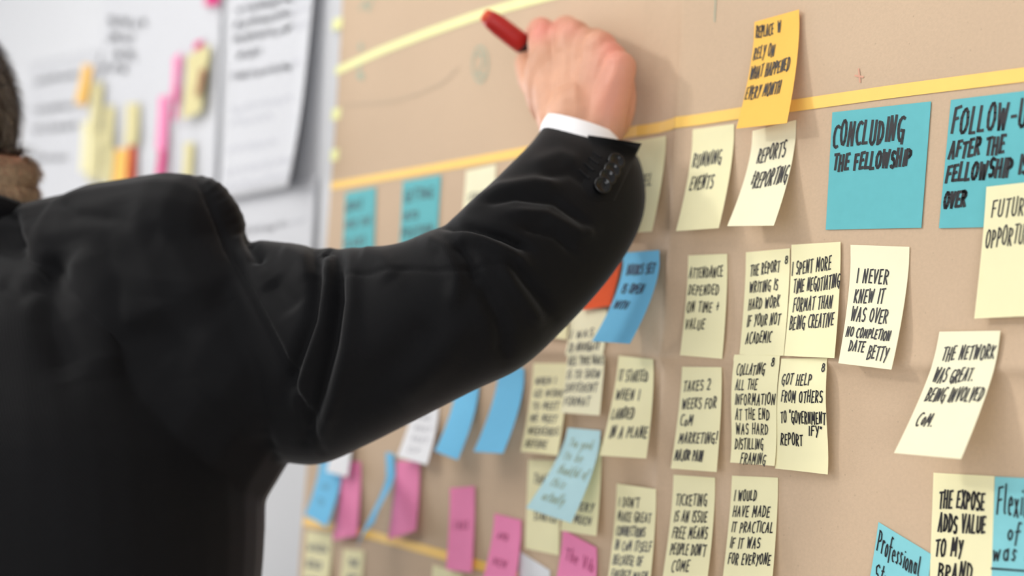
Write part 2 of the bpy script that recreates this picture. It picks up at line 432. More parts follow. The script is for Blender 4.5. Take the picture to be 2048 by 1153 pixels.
# drawn marks on the paper
def marks(name, px_lines, width, material):
    def sf(u, v): return Vector((u, -(relief(u, v) + 0.0007), v)), Vector((0, -1, 0))
    st = []
    for L in px_lines:
        q = [on_wall(*p) for p in L]; st.append([(p[0], p[2]) for p in q])
    return ink_mesh(name, st, sf, width, 1.0, 1.0, material, kraft, 0.0)
marks('pencil_curve', [[(690, 212), (740, 208), (790, 205), (840, 190), (890, 168), (920, 140)]], 0.0018, MT['pencil'])
marks('ringed_number', [[(p[0], p[1]) for p in arc(966, 130, 15, 36, 0, 360, 14)], [(958, 112), (970, 108), (972, 128), (960, 150), (974, 152)]], 0.0018, MT['ink_green'])
marks('pen_dots', [[(725, 92), (728, 97)], [(722, 150), (730, 156), (726, 150)], [(727, 118), (724, 135)]], 0.006, MT['ink_green'])
marks('green_pen_line', [[(1439, -5), (1437, 45)]], 0.0009, MT['ink_green'])
marks('red_pen_mark', [[(1717, 153), (1733, 156)], [(1724, 140), (1727, 166)]], 0.0012, MT['pencil_red'])
marks('grey_scribble', [[(725, 20), (735, 5), (742, 22), (750, 0)]], 0.003, MT['ink_green'])

# ------------------------------------------------------------------ sticky notes
def note(label, material, TL, TR, BR, BL, lines=(), layer=0, ink='ink', pen=0.0012, lift=None, wave=0.0, name='sticky_note', power=1.5, cat='sticky note', group=None, slant=0.22, maxlift=0.034, base=None, twist=0.0, segs=26, strokes=None):
    b0 = 0.0009 + 0.0008 * layer
    def hh(p): return relief(p[0], p[2])
    if base is not None: hh = lambda p: base
    tl, tr = on_wall(*TL), on_wall(*TR)
    tl = on_wall(*TL, hh(tl) + b0); tr = on_wall(*TR, hh(tr) + b0)
    if lift is None:
        # the lift at which the lower corner hangs plumb below the upper one
        Ls = []
        for T, B in ((tl, BL), (tr, BR)):
            a = on_wall(*B, 0.0)[0]; b = on_wall(*B, 0.02)[0]
            Ls.append((T[0] + 0.0 - a) / (b - a) * 0.02)
        lift = min(maxlift, max(0.0015, sum(Ls) / 2))
    ll = lift if isinstance(lift, (tuple, list)) else (lift, lift)
    bl = on_wall(*BL, hh(on_wall(*BL)) * 0.5 + b0 + ll[0]); br = on_wall(*BR, hh(on_wall(*BR)) * 0.5 + b0 + ll[1])
    rtl, rtr = hh(tl), hh(tr)
    def pt(u, v):
        top = tl + (tr - tl) * u; bot = bl + (br - bl) * u
        x = top[0] + (bot[0] - top[0]) * v; z = top[2] + (bot[2] - top[2]) * v
        lf = ll[0] + (ll[1] - ll[0]) * u
        vv = max(0.0, (v - 0.12) / 0.88)
        prof = vv ** power
        # keep straight-line distance of the sheet: where the curl lags, the outline lags with it
        off = b0 + lf * prof + wave * math.sin(math.pi * 1.6 * min(1, max(0, v))) * math.sin(math.pi * (0.2 + .6 * u)) + twist * (u - .5) * v
        if base is not None: return Vector((x, -(base + max(off, b0)), z))
        rt = (rtl + (rtr - rtl) * u)
        return Vector((x, -max(relief(x, z) + b0, rt + (off if lf > .0025 else b0)), z))
    def surf(u, v):
        p = pt(u, v); e = 0.01
        du = pt(u + e, v) - p; dv = pt(u, v + e) - p
        n = du.cross(dv).normalized()
        if n.y > 0: n = -n
        return p, n
    v, f = slab(surf, 12, segs, 0.00022)
    o = link_mesh(name, v, f, MT[material], smooth=False)
    me = o.data; crisp(me, 12, segs)
    tag(o, label, cat, group)
    wu = (tr - tl); wu = float(np.linalg.norm(wu)); wv = float(np.linalg.norm(bl - tl))
    st = list(strokes or [])
    if lines: st += text_strokes(lines, slant, seed=int(TL[0] * 7 + TL[1]))
    if st: ink_mesh('handwriting', st, surf, pen * .68, wu, wv, MT[ink], o, 0.0004)
    return o, wu, wv, lift

def rows(txts, u0, u1s, v0, dv, h, rise=0.0):
    """evenly spaced lines"""
    out = []
    for i, t in enumerate(txts):
        uu = u1s[i]; a, b = (uu if isinstance(uu, tuple) else (u0, uu))
        out.append((t, a, b, v0 + dv * i, v0 + dv * i + h, rise))
    return out

N = []
# --- top row, right part
N.append(note('large teal note headed CONCLUDING THE FELLOWSHIP under the amber tape', 'teal', (1665, 225), (1862, 203), (1843, 456), (1652, 460),
    [('CONCLUDING', .03, .78, .10, .295), ('THE FELLOWSHIP', .05, .86, .37, .50)], pen=0.0029, lift=0.0012))
N.append(note('large teal note headed FOLLOW-UP, cut by the right edge of the photo', 'teal', (1902, 200), (2098, 176), (2082, 452), (1878, 457),
    [('FOLLOW-UP', .04, .92, .07, .27), ('AFTER THE', .04, .62, .33, .455, .02), ('FELLOWSHIP IS', .03, .86, .51, .64, .06), ('OVER', .03, .27, .73, .84)], pen=0.0027, lift=0.0012))
N.append(note('cream note reading FUTURE OPPORTUNITIES over the corner of the right teal note', 'cream', (1973, 374), (2096, 360), (2078, 632), (1950, 638),
    [('FUTURE', .12, .78, .11, .24), ('OPPORTUNITY', .06, 1.0, .32, .46)], layer=3, pen=0.0013, lift=0.004))
N.append(note('cream note reading REPORTS & REPORTING beneath the orange note', 'pale', (1505, 262), (1592, 240), (1550, 452), (1457, 453),
    [('REPORTS', .20, .84, .20, .35, .08), ('&REPORTING', .18, 1.0, .46, .62, .10)], pen=0.0016))
N.append(note('orange note stuck above the REPORTS note, crossing the amber tape', 'orange', (1509, 44), (1598, 19), (1576, 247), (1475, 258),
    [('REPLACE  W', .05, .62, .05, .155), ('RELY ON', .05, .52, .245, .36), ('WHAT HAPPENED', .04, .88, .43, .545, .06), ('EVERY MONTH', .03, .76, .62, .735, .04)], layer=3, pen=0.0014, lift=0.014))
N.append(note('cream note reading RUNNING EVENTS right of the writing arm', 'cream', (1384, 259), (1468, 248), (1440, 457), (1354, 463),
    [('RUNNING', .07, .78, .25, .38, .05), ('EVENTS', .1, .68, .48, .61, .05)], pen=0.0016))
N.append(note('cream note half hidden by the jacket cuff, reading TRAVEL', 'cream', (1248, 285), (1333, 272), (1308, 464), (1222, 470),
    [('TRAVEL', .15, .8, .38, .50)], pen=0.0014))
# --- top row, left part
N.append(note('leftmost teal note of the top row, beside the paper edge', 'teal', (691, 386), (752, 374), (747, 520), (684, 532), [('GOALS', .05, .6, .14, .26), ('AND THE', .04, .9, .40, .50), ('PLANS', .05, .75, .66, .77)], pen=0.0022, lift=0.0015))
N.append(note('teal note second in the top row, above the upper arm', 'teal', (806, 363), (882, 350), (872, 505), (798, 516), [('GETTING', .08, .85, .14, .27), ('INTO', .08, .5, .42, .52), ('POSITION', .04, .9, .63, .75)], pen=0.0022, lift=0.0015))
N.append(note('pale note peeking over the sleeve under the amber tape', 'pale', (932, 342), (992, 329), (985, 470), (922, 478), [('STARTING', .15, .95, .36, .46)], pen=0.0018, lift=0.003))
N.append(note('pale note with only its corner showing above the sleeve', 'pale', (1022, 328), (1085, 314), (1075, 470), (1010, 478), [], lift=0.003))
# --- second row
N.append(note('cream note reading ATTENDANCE DEPENDED ON TIME AND VALUE', 'cream', (1375, 511), (1454, 508), (1441, 718), (1359, 711),
    rows(['ATTENDANCE', 'DEPENDED', 'ON TIME +', 'VALUE'], .05, [.92, .84, .86, .55], .13, .17, .10, .03), pen=0.0013))
N.append(note('cream note reading THE REPORT WRITING IS HARD WORK IF YOUR NOT ACADEMIC', 'cream', (1492, 505), (1580, 497), (1566, 712), (1477, 709),
    rows(['THE REPORT', 'WRITING IS', 'HARD WORK', 'IF YOUR NOT', 'ACADEMIC'], .12, [.8, .78, .84, .88, (.12, .72)], .13, .165, .105, .06) + [('8', .9, .98, .07, .14)], pen=0.0013))
N.append(note('cream note reading I SPENT MORE TIME NEGOTIATING FORMAT THAN BEING CREATIVE', 'cream', (1583, 490), (1681, 484), (1668, 717), (1567, 712),
    rows(['I SPENT MORE', 'TIME NEGOTIATING', 'FORMAT THAN', 'BEING CREATIVE'], .03, [.84, (.08, 1.02), (.1, .9), (.06, .95)], .16, .165, .115, .10), pen=0.0013, layer=1))
N.append(note('cream note reading I NEVER KNEW IT WAS OVER NO COMPLETION DATE BETTY', 'pale', (1701, 490), (1819, 494), (1783, 740), (1675, 727),
    [('I NEVER', .13, .70, .2, .315), ('KNEW IT', .12, .66, .365, .48), ('WAS OVER', .10, .78, .525, .64), ('NO COMPLETION', .06, .88, .695, .77), ('DATE', .15, .46, .80, .89), ('BETTY', .52, .90, .82, .935)], pen=0.0015))
N.append(note('bright blue note hanging away from the paper right of the elbow', 'sky', (1246, 506), (1321, 501), (1262, 688), (1184, 683),
    [('BOOKS SET', .15, .92, .14, .25), ('IS OPEN', .15, .75, .36, .46), ('WITH', .1, .5, .55, .63)], layer=4, pen=0.002, ink='ink_blue'))
N.append(note('red-orange note half hidden between the elbow and the blue note', 'redor', (1190, 505), (1246, 500), (1222, 612), (1160, 622), [], layer=2, lift=0.004))
N.append(note('cream note with smeared writing hanging below the red-orange note', 'pale', (1142, 622), (1214, 618), (1203, 832), (1125, 826),
    rows(['I WAS', 'TO NAVIGATE', 'ALL THIS WAS', 'IS TO SHOW', 'DIFFERENT', 'FORMAT'], .05, [.7, .9, 1.0, .95, .9, .75], .2, .13, .08, .05), layer=1, pen=0.0014))
N.append(note('cream note whose lower corner shows just under the elbow', 'cream', (1075, 500), (1145, 495), (1134, 680), (1062, 672), [], lift=0.004))
# --- third row
N.append(note('cream note reading TAKES 2 WEEKS FOR MARKETING MAJOR PAIN', 'cream', (1364, 734), (1443, 735), (1438, 945), (1345, 938),
    rows(['TAKES 2', 'WEEKS FOR', 'CoM', 'MARKETING!', 'MAJOR PAIN'], .08, [.75, .92, .4, (.1, .98), (.06, .7)], .14, .17, .10, .04), pen=0.0014))
N.append(note('cream note reading COLLATING ALL THE INFORMATION AT THE END WAS HARD', 'cream', (1469, 710), (1561, 709), (1556, 933), (1468, 926),
    rows(['COLLATING', 'ALL THE', 'INFORMATION', 'AT THE END', 'WAS HARD', 'DISTILLING', 'FRAMING'], .10, [.74, .62, 1.0, .88, .84, (.08, .72), (.22, .80)], .10, .135, .095, .03) + [('8', .84, .92, .03, .11)], pen=0.0013, layer=1, wave=0.003))
N.append(note('cream note reading GOT HELP FROM OTHERS TO GOVERNMENTIFY REPORT', 'cream', (1563, 718), (1655, 717), (1663, 950), (1559, 938),
    [('GOT HELP', .08, .74, .14, .24), ('FROM OTHERS', .10, .96, .29, .39), ('TO "GOVERNMENT', .09, 1.0, .48, .58, .02), ('IFY"', .64, .92, .60, .68), ('REPORT', .08, .52, .68, .78, .03), ('8', .9, .98, .05, .12)], pen=0.0013, layer=0, wave=0.003, lift=0.003))
N.append(note('cream note tilted away from the paper reading THE NETWORK WAS GREAT', 'pale', (1879, 664), (2001, 662), (1927, 919), (1793, 907),
    [('THE NETWORK', .14, .98, .13, .24, .05), ('WAS GREAT.', .10, .74, .31, .42, .05), ('BEING INVOLVED', .10, .98, .47, .58, .06), ('CoM.', .12, .40, .67, .77)], pen=0.0013, layer=2, lift=0.028, power=1.3))
N.append(note('cream note reading IT STARTED WHEN I LANDED IN A PLANE', 'cream', (1236, 712), (1308, 719), (1300, 918), (1209, 912),
    rows(['IT STARTED', 'WHEN I', 'LANDED', 'IN A PLANE'], .08, [.88, .7, .62, (.12, .98)], .14, .19, .11, .05), pen=0.0014))
N.append(note('cream note with blurred writing left of the light blue note, in the third row', 'cream', (1067, 727), (1136, 727), (1118, 912), (1044, 904),
    rows(['WHEN I', 'GO WORK', 'TO MEET', 'WE MEET', 'WEEKENDS', 'BEFORE'], .1, [.7, .95, .85, .85, .95, .7], .16, .14, .08, .03), pen=0.0015))
N.append(note('bright blue note hanging right under the elbow, larger of the pair', 'sky', (998, 728), (1048, 738), (1008, 908), (950, 904), [], layer=1))
N.append(note('bright blue note under the forearm, left of the pair and shorter', 'sky', (912, 760), (958, 758), (918, 921), (872, 903), [], layer=1))
N.append(note('white card with grey writing below the upper sleeve', 'white', (829, 790), (878, 795), (856, 931), (796, 914), rows(['WHO', 'WHAT', 'NEXT', 'OF'], .25, [.75, .85, .85, .7], .3, .17, .07), pen=0.0018, ink='ink_grey'))
# --- fourth row
N.append(note('cream note at the left of the fourth row, partly under the light blue note', 'cream', (1057, 920), (1121, 922), (1118, 1112), (1050, 1098), [('THAT', .2, .7, .16, .26), ('STARTED', .25, .95, .56, .66)], pen=0.0016))
N.append(note('cream note mostly covered by the hanging light blue note', 'cream', (1138, 880), (1203, 878), (1196, 1073), (1124, 1062), [('WHAT', .3, .8, .2, .3), ('VERY', .35, .9, .68, .76), ('MUCH', .35, .85, .82, .90)], layer=1, pen=0.0016, lift=0.006))
N.append(note('light blue note hanging askew over two cream notes', 'ice', (1136, 856), (1201, 862), (1145, 1047), (1055, 1017), rows(['Too good', 'to be', 'thankful of', 'this', 'actually'], .18, [.85, .7, .95, .55, .7], .12, .16, .10), layer=5, pen=0.0013, ink='ink_green', lift=0.022))
N.append(note("cream note reading I DIDN'T MAKE GREAT CONNECTIONS IN ITSELF", 'cream', (1233, 968), (1316, 979), (1305, 1196), (1214, 1184),
    rows(["I DON'T", 'MAKE GREAT', 'CONNECTIONS', 'IN CoM ITSELF', 'BECAUSE OF', 'ENERGY WASN'], .08, [.62, .92, .8, .98, .8, .95], .12, .135, .085, .05), pen=0.0015, lift=0.007))
N.append(note("cream note reading TICKETING IS AN ISSUE FREE MEANS PEOPLE DON'T COME", 'cream', (1346, 950), (1430, 956), (1417, 1170), (1328, 1163),
    rows(['TICKETING', 'IS AN ISSUE', 'FREE MEANS', "PEOPLE DON'T", 'COME'], .1, [.85, .88, .92, .92, (.18, .6)], .18, .155, .105, .03), pen=0.0014))
N.append(note('cream note reading I WOULD HAVE MADE IT PRACTICAL IF IT WAS FOR EVERYONE', 'cream', (1464, 952), (1556, 956), (1546, 1176), (1447, 1172),
    rows(['I WOULD', 'HAVE MADE', 'IT PRACTICAL', 'IF IT WAS', 'FOR EVERYONE'], .08, [.58, .88, .96, .72, .96], .13, .145, .095, .02), pen=0.0014))
N.append(note('cream note reading THE EXPOSE ADDS VALUE TO MY BRAND', 'cream', (1867, 946), (1989, 953), (1982, 1206), (1858, 1200),
    rows(['THE EXPOSE', 'ADDS VALUE', 'TO MY', 'BRAND'], .12, [.88, .9, (.08, .55), (.14, .72)], .14, .19, .135, .02), pen=0.0019, lift=0.0015))
N.append(note('aqua note with flowing script beside the EXPOSE note at the right edge', 'aqua', (1990, 954), (2112, 960), (2100, 1212), (1981, 1208),
    [('Flexibility', .06, 1.0, .08, .30), ('of', .25, .50, .36, .50), ('was bad', .02, .98, .52, .66)], pen=0.0016, lift=0.0015, slant=.1, strokes=[[(0.0, .725), (.9, .74)]]))
N.append(note('aqua note set aslant at the bottom, reading Professional Strength', 'aqua', (1757, 1045), (1862, 1109), (1843, 1290), (1728, 1240),
    [('Professional', .04, .86, .07, .28, -.06), ('Strength', .08, .75, .40, .58, -.06)], pen=0.0014, lift=0.003, slant=.1))
N.append(note('pink note at the bottom, right of the small white note', 'pink', (1126, 1060), (1193, 1096), (1186, 1240), (1104, 1215), [('The Vib', .15, .95, .2, .36), ('mo', .15, .5, .6, .72)], layer=1, pen=0.0016, ink='ink_pink'))
N.append(note('small white note with a slanting edge between two pink notes', 'white', (1040, 1104), (1100, 1142), (1092, 1250), (1030, 1230), [], lift=0.003))
N.append(note('pink note left of the small white note at the bottom', 'pink', (989, 1028), (1042, 1041), (1028, 1190), (966, 1168), [('AND', .2, .6, .25, .33), ('NEW', .2, .7, .6, .7)], layer=1, pen=0.0016, ink='ink_pink'))
N.append(note('upright pink note over the lower amber tape, below the blue pair', 'pink', (900, 977), (949, 973), (946, 1146), (895, 1140), [('I WAS', .2, .8, .4, .5)], layer=1, pen=0.0016, ink='ink_pink', lift=0.004))
N.append(note('curling pink note just right of the twisted blue note', 'pink', (794, 922), (839, 924), (834, 1062), (778, 1080), [], layer=2))
N.append(note('twisted narrow blue note curling over the lower amber tape', 'sky', (772, 905), (787, 908), (757, 1045), (722, 1095), [], layer=3, lift=(0.03, 0.022), power=1.2, wave=-0.006))
N.append(note('pink note right beside the leftmost blue note', 'pink', (686, 922), (721, 925), (716, 1072), (667, 1082), [], layer=1))
N.append(note('blue note nearest the lower left edge of the kraft paper', 'sky', (640, 912), (684, 930), (655, 1055), (612, 1030), [('OF', .3, .6, .42, .5), ('TO', .3, .6, .66, .74)], layer=1, ink='ink_blue'))
N.append(note('small white card peeking out under the armpit of the jacket', 'white', (668, 850), (704, 850), (697, 955), (655, 944), [], layer=3))
N.append(note('cream note at the lower left corner of the kraft paper', 'cream', (613, 1062), (665, 1070), (655, 1200), (603, 1190), rows(['WHEN', 'GOOD', 'HAVE'], .1, [.9, .7, .6], .2, .26, .1), pen=0.0026))
N.append(note('narrow cream note at the bottom, second from the paper edge', 'cream', (686, 1098), (728, 1102), (718, 1220), (676, 1214), rows(['THE', 'NET'], .3, [.8, .8], .18, .26, .1), pen=0.0026))
N.append(note('cream note showing only a top corner, bottom left of the upright pink note', 'cream', (866, 1130), (925, 1150), (915, 1270), (855, 1255), [], lift=0.003))

# ------------------------------------------------------------------ white sheets on the wall, far left
def scribble_lines(rowsv, seed, amp=0.012):
    r = random.Random(seed); st = []
    for (u0, u1, v) in rowsv:
        u = u0
        while u < u1:
            w = r.uniform(.04, .12); n = int(w / .012); pts = []
            for i in range(n + 1): pts.append((min(u + w * i / n, u1), v + r.uniform(-amp, amp)))
            st.append(pts); u += w + .02
    return st
# near flip-chart sheet, its right edge curling off the wall
def sheet(label, TL, TR, BR, BL, base, curl_r, curl_b, scr, pen, seed, name='flipchart_sheet'):
    def pt(u, v):
        P = on_wall(TL[0] + (TR[0] - TL[0]) * u, TL[1] + (TR[1] - TL[1]) * u); Q = on_wall(BL[0] + (BR[0] - BL[0]) * u, BL[1] + (BR[1] - BL[1]) * u)
        x = P[0] + (Q[0] - P[0]) * v; z = P[2] + (Q[2] - P[2]) * v
        h = base + curl_r * max(0, (u - .72) / .28) ** 2 * (0.35 + .65 * max(0, v)) + curl_b * max(0, (v - .6) / .4) ** 2
        return Vector((x, -h, z))
    def surf(u, v):
        p = pt(u, v); e = .01; n = (pt(u + e, v) - p).cross(pt(u, v + e) - p).normalized()
        return p, (-n if n.y > 0 else n)
    v, f = slab(surf, 24, 24, 0.0003)
    o = tag(link_mesh(name, v, f, MT['sheet'], smooth=True), label, 'paper sheet')
    p = surf(0, 0)[0]; wu = (surf(1, 0)[0] - p).length; wv = (surf(0, 1)[0] - p).length
    if scr: ink_mesh('handwriting', scribble_lines(scr, seed), surf, pen, wu, wv, MT['ink_faint' if seed > 4 else 'ink_grey'], o, 0.0004)
    return o
sheet('white flip-chart sheet beside the kraft paper, its right edge curling off the wall', (470, -130), (662, -180), (628, 372), (452, 405), 0.004, 0.020, 0.008,
      [(.08, .85, .30), (.06, .9, .355), (.06, .9, .41), (.1, .35, .47), (.05, .8, .55), (.06, .72, .67), (.06, .55, .72), (.06, .62, .82), (.05, .85, .90), (.05, .92, .955)], 0.006, 3)
sheet('second white flip-chart sheet hanging below the curled one', (452, 380), (640, 350), (618, 800), (430, 850), 0.002, 0.004, 0.002, [(.08, .9, .20)], 0.004, 5)
sheet('large white sheet with faint writing in the far left, behind the coloured notes', (215, -190), (455, -160), (436, 460), (196, 480), 0.002, 0.003, 0.002,
      [(.05, .35, .36), (.05, .25, .41), (.1, .3, .46), (.0, .2, .5)], 0.010, 9)
sheet('farthest white sheet with faint lines, next to the back of the head', (60, 130), (205, 100), (188, 520), (45, 520), 0.002, 0.002, 0.002,
      [(.1, .9, .1), (.1, .9, .25), (.1, .7, .35), (.1, .6, .5)], 0.008, 11)
far = [
 ('small orange note on the far sheets, tilted, left of the cream columns', 'orange', (166, 128), (184, 132), (172, 212), (152, 206), 1),
 ('tall cream note of the far group, under the tilted orange one', 'olive', (184, 166), (204, 164), (200, 262), (178, 262), 2),
 ('cream note in the far left column, low', 'cream', (164, 245), (184, 243), (182, 345), (162, 345), 1),
 ('mustard note in the far left column touching the shoulder', 'olive', (180, 262), (202, 260), (198, 360), (176, 362), 3),
 ('cream note second in the far group', 'olive', (208, 213), (228, 211), (226, 290), (206, 290), 1),
 ('low cream note second column of the far group', 'olive', (206, 285), (226, 283), (224, 365), (203, 367), 2),
 ('cream note third column of the far group', 'olive', (252, 208), (278, 206), (276, 290), (250, 292), 1),
 ('amber note in the far group, right above the shoulder', 'orange', (230, 300), (254, 294), (252, 372), (226, 374), 4),
 ('reddish note beside the amber far note', 'redor', (257, 292), (270, 290), (268, 372), (255, 374), 2),
 ('pink note of the far group, tallest', 'pink', (318, 194), (336, 190), (334, 300), (314, 300), 1),
 ('magenta note of the far group, low against the shoulder', 'magenta', (318, 288), (332, 284), (328, 362), (312, 364), 3),
 ('upper pink note of the far group', 'pink', (346, 116), (362, 104), (352, 200), (344, 204), 2),
 ('dark pink note between the far pink and mustard notes', 'magenta', (350, 168), (357, 166), (355, 240), (348, 242), 3),
 ('large mustard note of the far group with a brown blot', 'olive', (374, 112), (420, 88), (404, 225), (366, 240), 4),
 ('small mustard note low in the far group', 'olive', (368, 286), (386, 284), (384, 360), (366, 362), 2),
 ('small magenta note at the very top of the far group', 'magenta', (412, -16), (440, -20), (438, 10), (410, 12), 1),
 ('small purple-pink note above the mustard far note', 'magenta', (390, 84), (406, 80), (402, 98), (386, 102), 1),
]
for lb, mt_, a, b, c, d, ly in far:
    r_ = note(lb, mt_, a, b, c, d, layer=ly * 2, base=0.004, lift=0.004, segs=6)
    if 'brown blot' in lb:
        pass
# brown blot card on the mustard note
note('small brown note stuck on the large mustard note', 'brown', (398, 140), (410, 134), (402, 188), (391, 196), layer=14, base=0.004, lift=0.003, segs=4)

# ------------------------------------------------------------------ closed shapes for bodies
def capsule(bm, a, b, ra, rb, flat=None, seg=16):
    """tapered capsule from a to b"""
    a, b = Vector(a), Vector(b); d = (b - a); L = d.length or 1e-5; t = d / L
    u = t.orthogonal().normalized(); w = t.cross(u)
    rings = []
    for k in range(5): ang = math.pi / 2 * (1 - k / 4); rings.append((-ra * math.sin(ang), max(ra * math.cos(ang), ra * .02)))
    for k in range(1, 4): rings.append((L * k / 4, ra + (rb - ra) * k / 4))
    for k in range(5): ang = math.pi / 2 * k / 4; rings.append((L + rb * math.sin(ang), max(rb * math.cos(ang), rb * .02)))
    loft_rings(bm, [[a + t * s + (u * math.cos(2 * math.pi * i / seg) + w * math.sin(2 * math.pi * i / seg)) * r for i in range(seg)] for s, r in rings])

def loft_rings(bm, rings):
    vs = [[bm.verts.new(p) for p in r] for r in rings]
    n = len(vs[0])
    for A, B in zip(vs, vs[1:]):
        for i in range(n): bm.faces.new((A[i], A[(i + 1) % n], B[(i + 1) % n], B[i]))
    bm.faces.new(list(reversed(vs[0]))); bm.faces.new(vs[-1])

def ellipsoid(bm, c, ax, seg=20, rin=12):
    """ax: three semi-axis vectors"""
    c = Vector(c); A, B, C = [Vector(x) for x in ax]; rings = []
    for k in range(rin + 1):
        th = math.pi * (k / rin); th = min(max(th, .04), math.pi - .04)
        rings.append([c + C * math.cos(th) + (A * math.cos(2 * math.pi * i / seg) + B * math.sin(2 * math.pi * i / seg)) * math.sin(th) for i in range(seg)])
    loft_rings(bm, rings)

def spline(stations, n):
    """Catmull-Rom through numeric tuples"""
    S = np.array(stations, float); S = np.vstack([2 * S[0] - S[1], S, 2 * S[-1] - S[-2]]); out = []
    m = len(S) - 3
    for i in range(n + 1):
        t = i / n * m; k = min(int(t), m - 1); f = t - k
        p0, p1, p2, p3 = S[k:k + 4]
        out.append(.5 * (2 * p1 + (p2 - p0) * f + (2 * p0 - 5 * p1 + 4 * p2 - p3) * f * f + (3 * p1 - p0 - 3 * p2 + p3) * f ** 3))
    return out

def remeshed(name, bm, voxel, smooth_it, material, parent):
    bmesh.ops.recalc_face_normals(bm, faces=bm.faces)
    me = bpy.data.meshes.new(name + '_raw'); bm.to_mesh(me); bm.free()
    o = bpy.data.objects.new(name, me); col.objects.link(o)
    r = o.modifiers.new('r', 'REMESH'); r.mode = 'VOXEL'; r.voxel_size = voxel; r.use_smooth_shade = True
    if smooth_it:
        s = o.modifiers.new('s', 'SMOOTH'); s.factor = 0.5; s.iterations = smooth_it
    dg = bpy.context.evaluated_depsgraph_get()
    me2 = bpy.data.meshes.new_from_object(o.evaluated_get(dg)); o.modifiers.clear(); o.data = me2; me2.name = name
    bpy.data.meshes.remove(me)
    me2.materials.clear(); me2.materials.append(material)
    me2.polygons.foreach_set('use_smooth', [True] * len(me2.polygons))
    if parent is not None: o.parent = parent
    return o

def get_co(me):
    a = np.empty(len(me.vertices) * 3, np.float32); me.vertices.foreach_get('co', a); return a.reshape(-1, 3).astype(float)
def get_no(me):
    a = np.empty(len(me.vertices) * 3, np.float32); me.vertices.foreach_get('normal', a); return a.reshape(-1, 3).astype(float)
def set_co(me, c):
    me.vertices.foreach_set('co', c.astype(np.float32).ravel()); me.update()

def seg_dist(px, py, poly):
    best = np.full(px.shape, 1e9); tt = np.zeros(px.shape); n = len(poly) - 1
    for k in range(n):
        (ax, ay), (bx, by) = poly[k], poly[k + 1]
        dx, dy = bx - ax, by - ay; L2 = dx * dx + dy * dy
        t = np.clip(((px - ax) * dx + (py - ay) * dy) / L2, 0, 1)
        d = np.hypot(px - ax - t * dx, py - ay - t * dy)
        m = d < best; best[m] = d[m]; tt[m] = (k + t[m]) / n
    return best, tt

def sculpt(o, folds):
    """raise ridges / press grooves (world relief) on the side turned to the room"""
    me = o.data; co = get_co(me); no = get_no(me)
    X, Y, Z = to_px(co)
    view = CAM - co; view /= np.linalg.norm(view, axis=1)[:, None]
    facing = np.clip(((no * view).sum(1) + 0.25) / 0.5, 0, 1)
    disp = np.zeros(len(co))
    for poly, w, h in folds:
        d, t = seg_dist(X, Y, poly)
        taper = np.clip(np.minimum(t, 1 - t) * 5 + .25, 0, 1)
        disp += h * 0.001 * np.exp(-(d / w) ** 2) * taper
    co = co + no * (disp * facing)[:, None]
    set_co(me, co)

# ------------------------------------------------------------------ the man
person = bpy.data.objects.new('person', None); col.objects.link(person)
tag(person, 'man in black suit jacket seen from behind, right arm raised to the kraft paper', 'person')

tc0 = W(112, 700, 1.09); tcx, tcy = tc0.x, tc0.y                 # torso axis
rs = W(330, 530, 0.965)                                          # right shoulder
sh = Vector((rs.x - tcx, rs.y - tcy, 0)).normalized()            # towards his right
fw = Vector((-sh.y, sh.x, 0));                                   # his front
if fw.y < 0: fw = -fw
person.location = (tcx, tcy, 0)
def PP(o):
    o.parent = person; o.matrix_parent_inverse = Matrix.Translation((-tcx, -tcy, 0)); return o
def T(s, f, z): return Vector((tcx, tcy, 0)) + sh * s + fw * f + Vector((0, 0, z))

ls = T(-0.20, 0.0, 1.40)                                         # left shoulder
# ---- body (one continuous surface)
bm = bmesh.new()
camX, camY, camZ = [Vector(R[:, i].tolist()) for i in range(3)]
hc = W(-185, 258, 1.08)
Fh = (camX * -0.6 + camZ * 0.8); Fh.z = 0; Fh.normalize(); Fh = (Fh + Vector((0, 0, .42))).normalized()
Sh = Fh.cross(Vector((0, 0, 1))).normalized(); Uh = Sh.cross(Fh).normalized()
def H(s, f, u): return hc + Sh * s + Fh * f + Uh * u
ellipsoid(bm, H(0, -.008, .012), (Fh * .092, Sh * .074, Uh * .086))
ellipsoid(bm, H(0, .028, -.045), (Fh * .062, Sh * .062, Uh * .075))
ellipsoid(bm, H(0, .055, -.092), (Fh * .03, Sh * .034, Uh * .022))          # chin
capsule(bm, H(0, .088, .005), H(0, .104, -.035), .007, .011)                 # nose
ellipsoid(bm, H(0, .083, -.068), (Fh * .012, Sh * .024, Uh * .008))          # lips
capsule(bm, H(-.03, .080, .018), H(.03, .080, .018), .009, .009)             # brow
for s in (-1, 1):
    ellipsoid(bm, H(s * .073, -.004, -.018), (Fh * .017, Sh * .009, Uh * .032))
# neck, with the fold at the nape
nk0 = H(0, -.015, -.05); nk1 = W(-75, 480, 1.07)
capsule(bm, nk0, nk1, .056, .058)
ellipsoid(bm, W(-6, 346, 1.05), (camX * .031, camZ * .03, camY * .016))
ellipsoid(bm, W(-4, 388, 1.05), (camX * .030, camZ * .03, camY * .016))
capsule(bm, nk1, T(0, 0, 1.30), .066, .085)
capsule(bm, T(0, 0, 1.30), T(0, 0, .98), .09, .09)
capsule(bm, T(.1, 0, 1.36), T(-.1, 0, 1.36), .05, .05)
# right arm inside the sleeve
sh_r, elb, wri = W(400, 690, 1.01), W(1000, 590, .93), W(1168, 282, 1.005)
capsule(bm, T(.05, 0, 1.36), sh_r, .045, .04); capsule(bm, sh_r, elb, .04, .033); capsule(bm, elb, wri, .033, .027)
